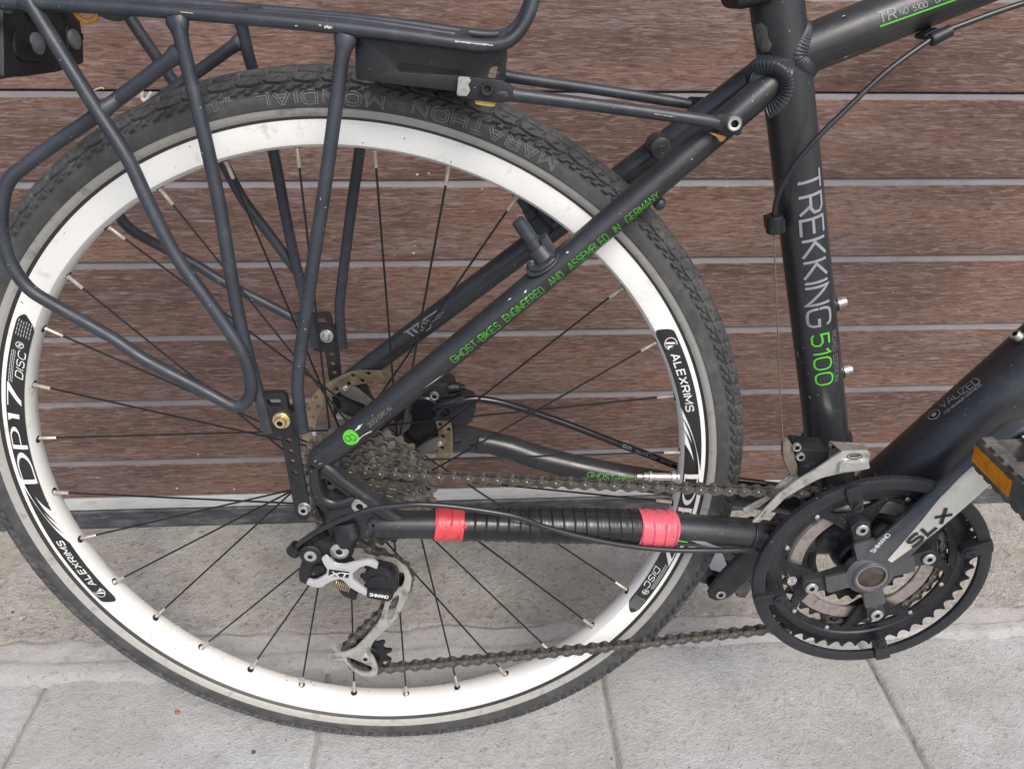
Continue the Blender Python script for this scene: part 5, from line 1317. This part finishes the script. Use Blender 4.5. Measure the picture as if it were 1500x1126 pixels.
for r_ in (.0046, .0028): ribbon(mb, [(c[0] + r_ * .8 * math.cos(a * .35), c[1] + r_ * math.sin(a * .35)) for a in range(19)], .0007, lambda x, z: (x, -.0565, z), .001)
ribbon(mb, [(c[0] - .002, c[1] - .001), (c[0] + .002, c[1] + .001)], .0009, lambda x, z: (x, -.0565, z), .001)
obj('emblem', mb, 'white_ink', crankset)
# left crank
def flipxz(mb):  # half turn about the axle, then onto the far side
    mb.v = [(2 * bx - x, -y, 2 * bz - z) for x, y, z in mb.v]; mb.f = [tuple(f) for f in mb.f]; return mb
mb = armmesh(1, -.0680, -.0870, .0110, .0125); mb = flipxz(mb); la = obj('left_crank_arm', mb, 'crankdark', bike, ang=50)
mb = MB(); c = cp(-CL, 0); bolt(mb, (c[0], .0746, c[1]), (0, -1, 0), .0056, .0016, .52); obj('pedal_thread', mb, ['zinc', 'socket'], la)
mb = MB(); mb.lathe([(.069, .021), (.080, .021), (.084, .016), (.084, .001)], 40, (bx, bz)); obj('crank_boss', mb, 'crankdark', la)
# pedals
def pedal(px_, pz_, sg, rot, name='pedal'):
    R3 = Matrix.Rotation(rot, 3, 'Y'); c = Vector((px_, 0, pz_)); W = lambda x, y, z: c + R3 @ Vector((x, 0, z)) + Vector((0, y * sg, 0))
    mb = MB(); mb.tube([W(0, -.084, 0), W(0, -.089, 0), W(0, -.0895, 0), W(0, -.094, 0), W(0, -.0945, 0), W(0, -.187, 0), W(0, -.189, 0)], [.0065, .0090, .0085, .0085, .0115, .0105, .008], 28)
    pd = obj(name, mb, 'blackgloss', bike)
    mb = MB()
    for sx in (-1, 1):
        for y0, y1 in ((-.0985, -.1835),):
            P0, P1 = W(sx * .040, y0, 0), W(sx * .040, y1, 0)
            mb.box((P0 + P1) / 2, (.011, abs(y1 - y0), .024), R3)
            for k in range(7):   # grip teeth
                yk = y0 + (y1 - y0) * (k + .5) / 7
                for sz in (-1, 1): mb.box(W(sx * .040, yk, sz * .0125), (.0085, .0072, .0045), R3)
    for y in (-.101, -.181): mb.box(W(0, y, 0), (.074, .007, .017), R3)
    mb.box(W(.0, -.141, .009), (.070, .012, .003), R3); mb.box(W(.0, -.141, -.009), (.070, .012, .003), R3)
    obj('pedal_cage', mb, 'resin', pd)
    for sx in (-1, 1):
        mb = MB(); mb.box(W(sx * .0462, -.1235, 0), (.0018, .0475, .0135), R3); obj('reflector', mb, 'orange', pd)
    mb = MB(); mb.box(W(0, -.120, .0118), (.026, .040, .0012), R3); obj('pedal_plate', mb, 'white_ink', pd)
    return pd
pedal(PX, PZ, 1, math.radians(-7)); lp = cp(-CL, 0); pedal(lp[0], lp[1], -1, math.radians(20))
# ------------------------------------------------------------------ chain: a belt round cog, ring and jockey wheels
LP, UP = A(539, 956, -.051), A(566, 846, -.051)
cogR = 17 * .0127 / (2 * PI); midR = 36 * .0127 / (2 * PI)
wheels = [((0, 0), cogR, -1, -.0505), ((bx, bz), midR, -1, -.0474), ((LP.x, LP.z), .0222, -1, -.0510), ((UP.x, UP.z), .0222, 1, -.0508)]
def tangent(c0, r0, d0, c1, r1, d1):
    # d=-1 clockwise (x right, z up). signed radius: contact on the left normal for clockwise
    s0, s1 = -d0 * r0, -d1 * r1; dx, dz = c1[0] - c0[0], c1[1] - c0[1]; L_ = math.hypot(dx, dz); ph = math.atan2(dz, dx); al = math.asin((s1 - s0) / L_)
    th = ph + al                     # travel direction
    n_ = (-math.sin(th), math.cos(th)); return (c0[0] + n_[0] * s0, c0[1] + n_[1] * s0), (c1[0] + n_[0] * s1, c1[1] + n_[1] * s1)
path = []; W_ = wheels; nW = len(W_); tg = [tangent(W_[i][0], W_[i][1], W_[i][2], W_[(i + 1) % nW][0], W_[(i + 1) % nW][1], W_[(i + 1) % nW][2]) for i in range(nW)]
for i in range(nW):
    p, q = tg[i]; j = (i + 1) % nW; ya, yb_ = W_[i][3], W_[j][3]; L_ = math.dist(p, q); n = max(2, int(L_ / .002))
    sag = .0022 if i == 0 else (.003 if i == 1 else 0)
    for k in range(n): t = k / n; path.append((p[0] + (q[0] - p[0]) * t, ya + (yb_ - ya) * t, p[1] + (q[1] - p[1]) * t - sag * 4 * t * (1 - t)))
    c, r, d, y = W_[j]; a0 = math.atan2(q[1] - c[1], q[0] - c[0]); e = tg[j][0]; a1 = math.atan2(e[1] - c[1], e[0] - c[0]); da = (a1 - a0) % (2 * PI)
    if d < 0: da = da - 2 * PI if da > 0 else da
    n = max(2, int(abs(da) * r / .002))
    for k in range(n): a = a0 + da * k / n; path.append((c[0] + r * math.cos(a), y, c[1] + r * math.sin(a)))
path = np.array(path + [path[0]]); seg = np.linalg.norm(np.diff(path, axis=0), axis=1); cum = np.concatenate([[0], np.cumsum(seg)]); TOT = cum[-1]
NL = int(round(TOT / .0127 / 2)) * 2
def pt(s): s = s % TOT; return Vector([float(np.interp(s, cum, path[:, k])) for k in range(3)])
def plate(y0, th, r, waist):
    p = .0127 / 2; pts = []
    for k in range(13): a = math.radians(-125 + 250 * k / 12); pts.append((p + r * math.cos(a), r * math.sin(a)))
    pts.append((0, waist))
    for k in range(13): a = math.radians(55 + 250 * k / 12); pts.append((-p + r * math.cos(a), r * math.sin(a)))
    pts.append((0, -waist)); return pts
chn = bpy.data.objects.new('chain', None)
mo = MB(); 
for sg in (-1, 1): mo.prism(plate(0, 0, .0047, .0024), sg * .0031 - .0005, sg * .0031 + .0005, (), .00025)
mo.cur = 1
for x in (-.00635, .00635): mo.lathe([(-.0040, .0001), (-.0040, .0013), (-.0036, .0018), (.0036, .0018), (.0040, .0013), (.0040, .0001)], 10, (x, 0))
me_o = mo.mesh('chain_link', [M['chain'], M['pin']])
mi_ = MB()
for sg in (-1, 1): mi_.prism(plate(0, 0, .0044, .0026), sg * .0020 - .0005, sg * .0020 + .0005, (), .00025)
for x in (-.00635, .00635): mi_.lathe([(-.0016, .0037), (.0016, .0037)], 12, (x, 0))
me_i = mi_.mesh('chain_link', [M['chain']])
chn = obj('chain', MB().add([(0, -.05, .034), (.0001, -.05, .034), (0, -.05, .0341)], [(0, 1, 2)]), 'chain', bike)
bpy.data.objects.remove(chn); chn = bpy.data.objects.new('chain', None); col.objects.link(chn); chn.parent = bike
for k in range(NL):
    a, b = pt(TOT * k / NL), pt(TOT * (k + 1) / NL); m_ = (a + b) / 2; x = (b - a).normalized(); y = Vector((0, 1, 0)); y = (y - x * y.dot(x)).normalized(); z = x.cross(y)
    mt = Matrix(((x.x, y.x, z.x, m_.x), (x.y, y.y, z.y, m_.y), (x.z, y.z, z.z, m_.z), (0, 0, 0, 1)))
    link('chain_link', me_o if k % 2 else me_i, chn, mt)
M['tanplate'] = mat('dusty_tan_plate', (.20, .17, .13), .55, .3, .3, 100, dirt=.4)
YF = -.0640
mb = MB(); og = xz([(1101, 765), (1112.6, 765.4), (1122, 755), (1135.4, 744.8), (1150.6, 729), (1170.8, 717), (1201, 700.5), (1228, 694), (1250, 690), (1272, 682), (1275, 664), (1271, 660), (1235, 660), (1217, 672.3), (1194.5, 687.5), (1167.5, 703.3), (1142, 722), (1120, 745)], YF)
hole = rnd(xz([(1113, 757), (1120, 748), (1123, 748), (1117, 758)], YF), .3, 2)
mb.prism(rnd(og, .25, 2), YF, YF + .0016, [hole], .0006); fd = obj('front_derailleur', mb, 'cage', bike)
mb = MB(); ty = [A(1235, 660, YF), A(1271, 661, YF)]; b0, b1 = A(1215, 645.5, -.046), A(1265, 650, -.046)
def quadbox(a, b, c, d, t): 
    n_ = (b - a).cross(d - a).normalized() * t; return MB().add([a, b, c, d, a - n_, b - n_, c - n_, d - n_], [(0, 1, 2, 3), (7, 6, 5, 4), (0, 4, 5, 1), (1, 5, 6, 2), (2, 6, 7, 3), (3, 7, 4, 0)])
obj('cage_bridge', quadbox(A(1233, 660, YF + .0001), A(1273, 661, YF + .0001), b1, b0, .0012), 'alloy', fd, smooth=False)
mb = MB(); blk = rnd(xz([(1231, 678), (1238, 675), (1273, 676), (1275, 686), (1250, 691), (1228, 692)], YF - .0030), .2, 2); mb.prism(blk, YF - .0035, YF, (), .0016); obj('cage_rib', mb, 'alloy', fd)
mb = MB(); mb.prism(rnd(xz([(1090, 752), (1108, 745), (1140, 722), (1168, 700), (1205, 682), (1240, 676), (1262, 668), (1262, 650), (1235, 648), (1205, 668), (1160, 690), (1120, 728), (1088, 745)], -.047), .2, 2), -.0475, -.046, (), .0004); obj('inner_cage', mb, 'cage', fd)
mb = MB(); mb.prism(rnd(xz([(1163, 652), (1186, 655), (1212, 657), (1212, 672), (1200, 678), (1170, 686), (1166, 672)], -.046), .2, 3), -.050, -.028, (), .0015)
mb.prism(rnd(xz([(1171, 680), (1196, 676), (1200, 690), (1186, 700), (1170, 700)], -.052), .2, 2), -.054, -.046, (), .001); obj('linkage', mb, 'black', fd)
mb = MB(); mb.prism(rnd(xz([(1146, 647), (1151, 644), (1158, 647), (1170, 690), (1164, 697), (1156, 694), (1146, 668)], -.048), .2, 3), -.0500, -.0440, (), .001); obj('limit_plate', mb, 'tanplate', fd)
for px, py in ((1167.5, 655.5), (1173, 669.5)): q = A(px, py, -.052); mb = MB(); bolt(mb, (q.x, -.0498, q.z), (0, -1, 0), .0038, .003, .55); obj('limit_screw', mb, ['zinc', 'socket'], fd)
q = A(1221, 655, -.050); mb = MB(); bolt(mb, (q.x, -.046, q.z), (0, -1, 0), .0035, .004, .4); obj('pivot', mb, ['gold', 'socket'], fd)
mb = MB(); c0 = A(1211, 650, 0); d = (A(1207, 600, 0) - A(1212, 660, 0)).normalized(); mb.tube([c0 - d * .008, c0 - d * .0075, c0 + d * .0075, c0 + d * .008], [.0210, .0222, .0222, .0210], 36); obj('clamp_band', mb, 'black', fd)
mb = MB(); q = A(1252, 661 + 7, YF - .0002)
for r_ in (.0062,): ribbon(mb, [(q.x + r_ * math.cos(a * .262), q.z + r_ * .42 * math.sin(a * .262)) for a in range(25)], .0008, lambda x, z: (x, YF - .0004, z), .002)
ribbon(mb, [(q.x - .004, q.z), (q.x + .004, q.z + .0006)], .0018, lambda x, z: (x, YF - .0004, z), .002); obj('emblem', mb, 'dark_ink', fd)
# ------------------------------------------------------------------ rear derailleur
rd = bpy.data.objects.new('rear_derailleur', None); col.objects.link(rd); rd.parent = bike
def rp(name, pxs, y0, y1, m, holes=(), bev=.0012, r=.25, n=3, yref=None):
    Yr = y0 if yref is None else yref; mb = MB(); mb.prism(rnd(xz(pxs, Yr), r, n), y0, y1, [rnd(xz(h, Yr), .35, 3) for h in holes], bev); return obj(name, mb, m, rd)
# jockey wheels
def jockey(c, y, name='jockey_wheel'):
    T = 11; pts = []
    for k in range(T):
        s = 2 * PI / T; a = s * k + .2
        for da, r in ((-.5, .0182), (-.36, .0186), (-.24, .0205), (-.13, .0236), (0, .0244), (.13, .0236), (.24, .0205), (.36, .0186)): pts.append((c.x + r * math.cos(a + da * s), c.z + r * math.sin(a + da * s)))
    mb = MB(); mb.prism(pts, y - .0012, y + .0012, (), .0004); mb.lathe([(y - .0035, .002), (y - .0035, .0085), (y - .0012, .010), (y + .0012, .010), (y + .0035, .0085), (y + .0035, .002)], 28, (c.x, c.z)); return obj(name, mb, 'blackgloss', rd)
jockey(LP, -.051); jockey(UP, -.0508)
YC = -.0600
cage = [(541, 820.3), (558, 815.4), (579.3, 819.2), (596.4, 832), (603.2, 847), (600.7, 864), (589, 891.7), (577.2, 911), (558, 928), (546, 941), (541, 953.6), (548.4, 964.3), (553.7, 978), (552, 988), (545.2, 991.5), (530.3, 990.3), (515.3, 981.3), (504.7, 968.5), (492, 966), (480, 965.3), (480, 956.8), (504.7, 955.7), (519.6, 949.3), (536.7, 932.3), (555.9, 908.8), (563.3, 885.3), (566, 868), (560, 850), (545, 836)]
holes = [[(556, 826), (572, 824.5), (581, 829), (580, 833), (570, 831), (556, 831)], [(585, 838), (591, 838), (593, 848), (588, 860), (580, 862), (581, 850)],
         [(567, 903), (569.5, 890), (574, 878), (583, 871), (584.7, 875), (580, 893), (573, 907), (567, 909)], [(506.8, 961), (518, 965), (532, 971), (543, 975.5), (546, 980), (541, 985), (530, 985.6), (518, 979), (509, 970)], [(488.5, 961), (500, 961), (500, 964.6), (488.5, 964.6)]]
rp('cage_plate', cage, YC, YC + .0022, 'cage', holes, .0006)
rp('inner_cage_plate', [(541, 826), (558, 818), (585, 824), (600, 842), (590, 880), (556, 925), (546, 950), (556, 975), (545, 990), (520, 984), (500, 962), (486, 950), (486, 944), (510, 944), (530, 928), (552, 900), (560, 870)], -.0430, -.0418, 'cage', (), .0003)
q = A(535.6, 963, YC); mb = MB(); bolt(mb, (q.x, YC, q.z), (0, -1, 0), .0052, .0022, .42); obj('jockey_bolt', mb, ['cage', 'socket'], rd)
# main body: hanger knuckle, swing body, outer link
q = A(497.6, 805.5, -.084); pv = q
mb = MB(); mb.lathe([(-.070, .0005), (-.070, .0100), (-.074, .0118), (-.082, .0118), (-.0842, .0102), (-.0842, .0005)], 36, (q.x, q.z)); obj('hanger_knuckle', mb, 'black', rd)
mb = MB(); bolt(mb, (q.x, -.0840, q.z), (0, -1, 0), .0079, .0026, .36); obj('pivot_bolt', mb, ['zinc', 'socket'], rd)
mb = MB(); e = A(508, 781, -.0815); mb.tube([A(505, 765, -.079), e, A(502, 800, -.0800)], [.0095, .0118, .0085], 22, flat=[(.7, 1)] * 3); obj('hanger', mb, 'black', rd)
rp('body', [(442, 820), (446, 806), (458, 797), (470, 790), (484, 795), (488, 806), (484, 818), (476, 830), (472, 842), (462, 850), (452, 852), (448, 856), (438, 851), (437, 838)], -.0860, -.070, 'black', (), .0022)
rp('body_cover', [(455, 836), (462, 828), (474, 828), (478, 838), (472, 848), (460, 849), (453, 848)], -.0885, -.0845, 'blackgloss', (), .0020)
mb = MB(); q = A(454.5, 814.5, -.090); mb.tube([(q.x, -.080, q.z), (q.x, -.0885, q.z), (q.x, -.0895, q.z)], [.0098, .0098, .0085], 30); obj('link_boss', mb, 'black', rd)
mb = MB(); bolt(mb, (q.x, -.0893, q.z), (0, -1, 0), .0053, .0016, .40); obj('link_screw', mb, ['zinc', 'socket'], rd)
mb = MB(); q = A(434, 803, -.080); a_, b_ = A(431, 806, -.080), A(441, 794, -.080); d = (b_ - a_).normalized()
mb.tube([a_ - d * .003, a_ - d * .0026, a_ + d * .006, a_ + d * .0065, a_ + d * .006, a_ - d * .0005], [.0050, .0062, .0062, .0052, .0042, .0040], 24, caps=False)
mb.tube([A(440, 808, -.078), A(452, 800, -.078), A(466, 792, -.078), A(484, 797, -.076)], [.005, .0065, .0068, .006], 16); obj('cable_barrel', mb, 'black', rd)
M['spring'] = mat('spring_steel', (.45, .36, .26), .35, .8, .2, 100)
mb = MB(); P0, P1 = A(486, 850, -.079), A(514, 858, -.079); d = (P1 - P0); u = Vector((0, 1, 0)); v = d.normalized().cross(u)
mb.tube([P0 + d * (k / 150) + (u * math.cos(k * .42) + v * math.sin(k * .42)) * .0052 for k in range(151)], .0007, 6); obj('spring', mb, 'spring', rd)
rp('inner_link', [(486, 816), (500, 814), (516, 826), (520, 838), (505, 836)], -.078, -.070, 'black', (), .001)
rp('lower_link', [(495, 852), (512, 860), (524, 870), (521, 880), (502, 873), (494, 862)], -.080, -.068, 'black', (), .0015)
outer = [(470.4, 817.6), (476.8, 814), (482.4, 818.4), (489.6, 826.4), (504, 828), (521, 823), (537.6, 819.2), (547, 820.5), (554.4, 825.6), (552, 833.6), (546, 831), (537.6, 828), (527, 831), (516.5, 840), (516.8, 848.5), (526, 856), (537.6, 864.8), (536.5, 872.8), (524, 867), (512, 860), (504, 851), (497.6, 848), (489, 850), (480, 853.6), (472, 859.5), (464, 860.8), (456, 858.5), (448, 855.2), (451.2, 848.5), (458, 850.5), (464, 849.6), (472, 845), (478.4, 840.8), (480, 834.4), (475, 828)]
rp('outer_link', outer, -.0930, -.0905, 'xtwhite', (), .0012, r=.3)
rp('badge', [(481.9, 833.6), (512, 837.6), (510.4, 846.4), (480.8, 842.4)], -.0934, -.0928, 'faint_dark' if 'faint_dark' in M else 'black', (), .0001, r=.1)
mb = MB(); f, L_ = flatmap((484, 842.5), (509, 846), -.0937); write(mb, 'XT', f, .0046, L_, t=.24, gap=.15, wide=1.7, slant=.25)
obj('lettering', mb, 'white_ink', rd)
mb = MB(); f, L_ = flatmap((492, 833), (506, 835), -.0933); write(mb, 'DEORE', f, .0010, L_, t=.14); obj('lettering', mb, 'faint_ink', rd)
rp('cage_knuckle', [(537, 838), (545, 829), (556, 829), (572, 836), (580, 848), (580, 862), (574, 880), (556, 880), (536, 872), (533, 864), (538, 856), (530, 850)], -.0820, -.0730, 'black', (), .0035)
mb = MB(); q_ = A(560, 853, -.074); mb.lathe([(-.060, .001), (-.060, .0135), (-.075, .0150), (-.075, .001)], 30, (q_.x, q_.z)); obj('knuckle_core', mb, 'black', rd)
rp('cage_knuckle_rib', [(541, 846), (556, 844), (566, 848), (566, 853), (552, 852), (546, 862), (540, 860)], -.0838, -.0812, 'black', (), .0014)
rp('knuckle_skirt', [(537, 864), (574, 868), (571, 882), (537, 876)], -.0850, -.0700, 'black', (), .0014)
mb = MB(); f, L_ = flatmap((541.5, 872.5), (568, 876.5), -.0854); write(mb, 'SHIMANO', f, .0034, L_, t=.22, gap=.28); obj('lettering', mb, 'white_ink', rd)
# ------------------------------------------------------------------ cables and hoses
def cable(name, pts, w_, m='housing', parent=bike, n=8):
    P = [A(*p) for p in pts]; r = w_ if w_ < .1 else prad(P[len(P) // 2], w_); mb = MB(); mb.tube(cat(P, n), r, 14); return obj(name, mb, m, parent)
cable('shift_cable', [(433, 804, -.081), (438, 797, -.083), (448, 789, -.086), (464, 778, -.089), (480, 770, -.091), (496, 762, -.092), (520, 753, -.093), (545, 745, -.093), (584, 740.5, -.092), (617, 738.5, -.091), (670, 742.5, -.089), (750, 755, -.087), (800, 772, -.084), (860, 788, -.081),
                      (920, 799, -.077), (980, 805, -.073), (1050, 806, -.068), (1100, 805, -.060), (1124, 808, -.040), (1150, 814, -.016), (1180, 822, .004)], 8.5)
cable('shift_cable', [(1580, -12, -.015), (1500, 5, -.018), (1400, 40, -.022), (1370, 54, -.023), (1300, 104, -.028), (1240, 160, -.032), (1190, 210, -.034), (1155, 255, -.031), (1138, 292, -.024), (1134, 322, -.018)], 8.5)
q = A(1134, 322, -.018); mb = MB(); a_, b_ = A(1135, 315, -.018), A(1134, 340, -.016)
mb.tube([a_, a_.lerp(b_, .1), a_.lerp(b_, .95), b_], [.0058, .0064, .0064, .0056], 20); mb.prism(rnd(xz([(1123, 319), (1148, 318), (1149, 340), (1125, 340)], -.016), .15, 3), -.020, -.006, (), .001); obj('cable_stop', mb, 'black', bike)
cable('inner_wire', [(1133, 338, -.014), (1139, 480, -.020), (1144, 600, -.028), (1148, 650, -.036)], .00055, 'bronze_wire')
mb = MB(); a_, b_ = A(1362, 60, -.023), A(1392, 45, -.022); mb.tube([a_, a_.lerp(b_, .08), b_], [.0038, .0046, .0042], 16); mb.prism(rnd(xz([(1349, 52), (1372, 40), (1374, 50), (1360, 60), (1350, 58)], -.014), .3, 2), -.018, -.004, (), .001); obj('cable_guide', mb, 'black', bike)
# disc brake caliper on the far side
mb = MB(); mb.prism(rnd(xz([(498, 568), (512, 560), (536, 562), (546, 586), (575, 598), (600, 592), (640, 612), (648, 640), (640, 652), (612, 648), (592, 628), (560, 616), (520, 612), (500, 604)], .062), .3, 3), .0605, .066, (), .001); obj('caliper_mount', mb, 'black', bike)
mb = MB(); mb.prism(rnd(xz([(612, 590), (620, 572), (636, 560), (656, 560), (664, 566), (668, 580), (694, 588), (697, 602), (692, 618), (682, 624), (664, 622), (650, 615), (630, 618), (612, 612)], .045), .25, 3), .044, .066, (), .004); cal = obj('brake_caliper', mb, 'black', bike)
q = A(622, 600, .040); mb = MB(); mb.lathe([(.0385, .0005), (.0385, .0125), (.0400, .0140), (.046, .0145)], 36, (q.x, q.z)); obj('piston_cap', mb, 'blackgloss', cal)
mb = MB(); mb.tube([A(638, 600, .041), A(650, 590, .041), A(668, 587, .042)], [.0055, .0055, .0050], 18); obj('banjo', mb, 'blackgloss', cal)
mb = MB(); mb.tube([A(668, 588, .042), A(669, 588, .042), A(678, 585, .042), A(681, 585, .042)], [.0055, .0065, .0065, .0045], 6); mb.tube([A(657, 568, .046), A(667, 567, .046), A(668, 567, .046), A(674, 567, .046), A(675, 567, .046), A(681, 567, .046)], [.0055, .0055, .0048, .0048, .003, .003], 12); obj('fitting', mb, 'dark', cal)
q = A(653, 603, .042); mb = MB(); bolt(mb, (q.x, .0445, q.z), (0, -1, 0), .0062, .003, .5); obj('bolt', mb, ['blackgloss', 'socket'], cal)
q = A(636, 582, .040); mb = MB(); bolt(mb, (q.x, .045, q.z), (0, -1, 0), .0045, .004, .5); obj('bolt', mb, ['zinc', 'socket'], cal)
cable('brake_hose', [(678, 586, .042), (700, 584, .044), (740, 591, .047), (800, 610, .052), (855, 630, .053), (912, 652, .054), (955, 668, .054), (1000, 685, .053), (1060, 700, .048), (1120, 708, .042)], 10.5, 'hose')
hp = [A(*p) for p in [(740, 591, .047), (800, 610, .052), (912, 652, .054), (955, 668, .054), (1000, 685, .053)]]; hoseo = bpy.data.objects['brake_hose']
mb = MB(); f, L_ = tubemap(hp[2], hp[4], prad(hp[2], 10.5), (912, 652), (985, 680), .0006); write(mb, '2235  HAYES DISC BRAKE', lambda u, v: f(u, v - .0012), .0024, L_, t=.14, gap=.35); snap(mb, hoseo, .0003); obj('lettering', mb, 'grey_ink', bike)
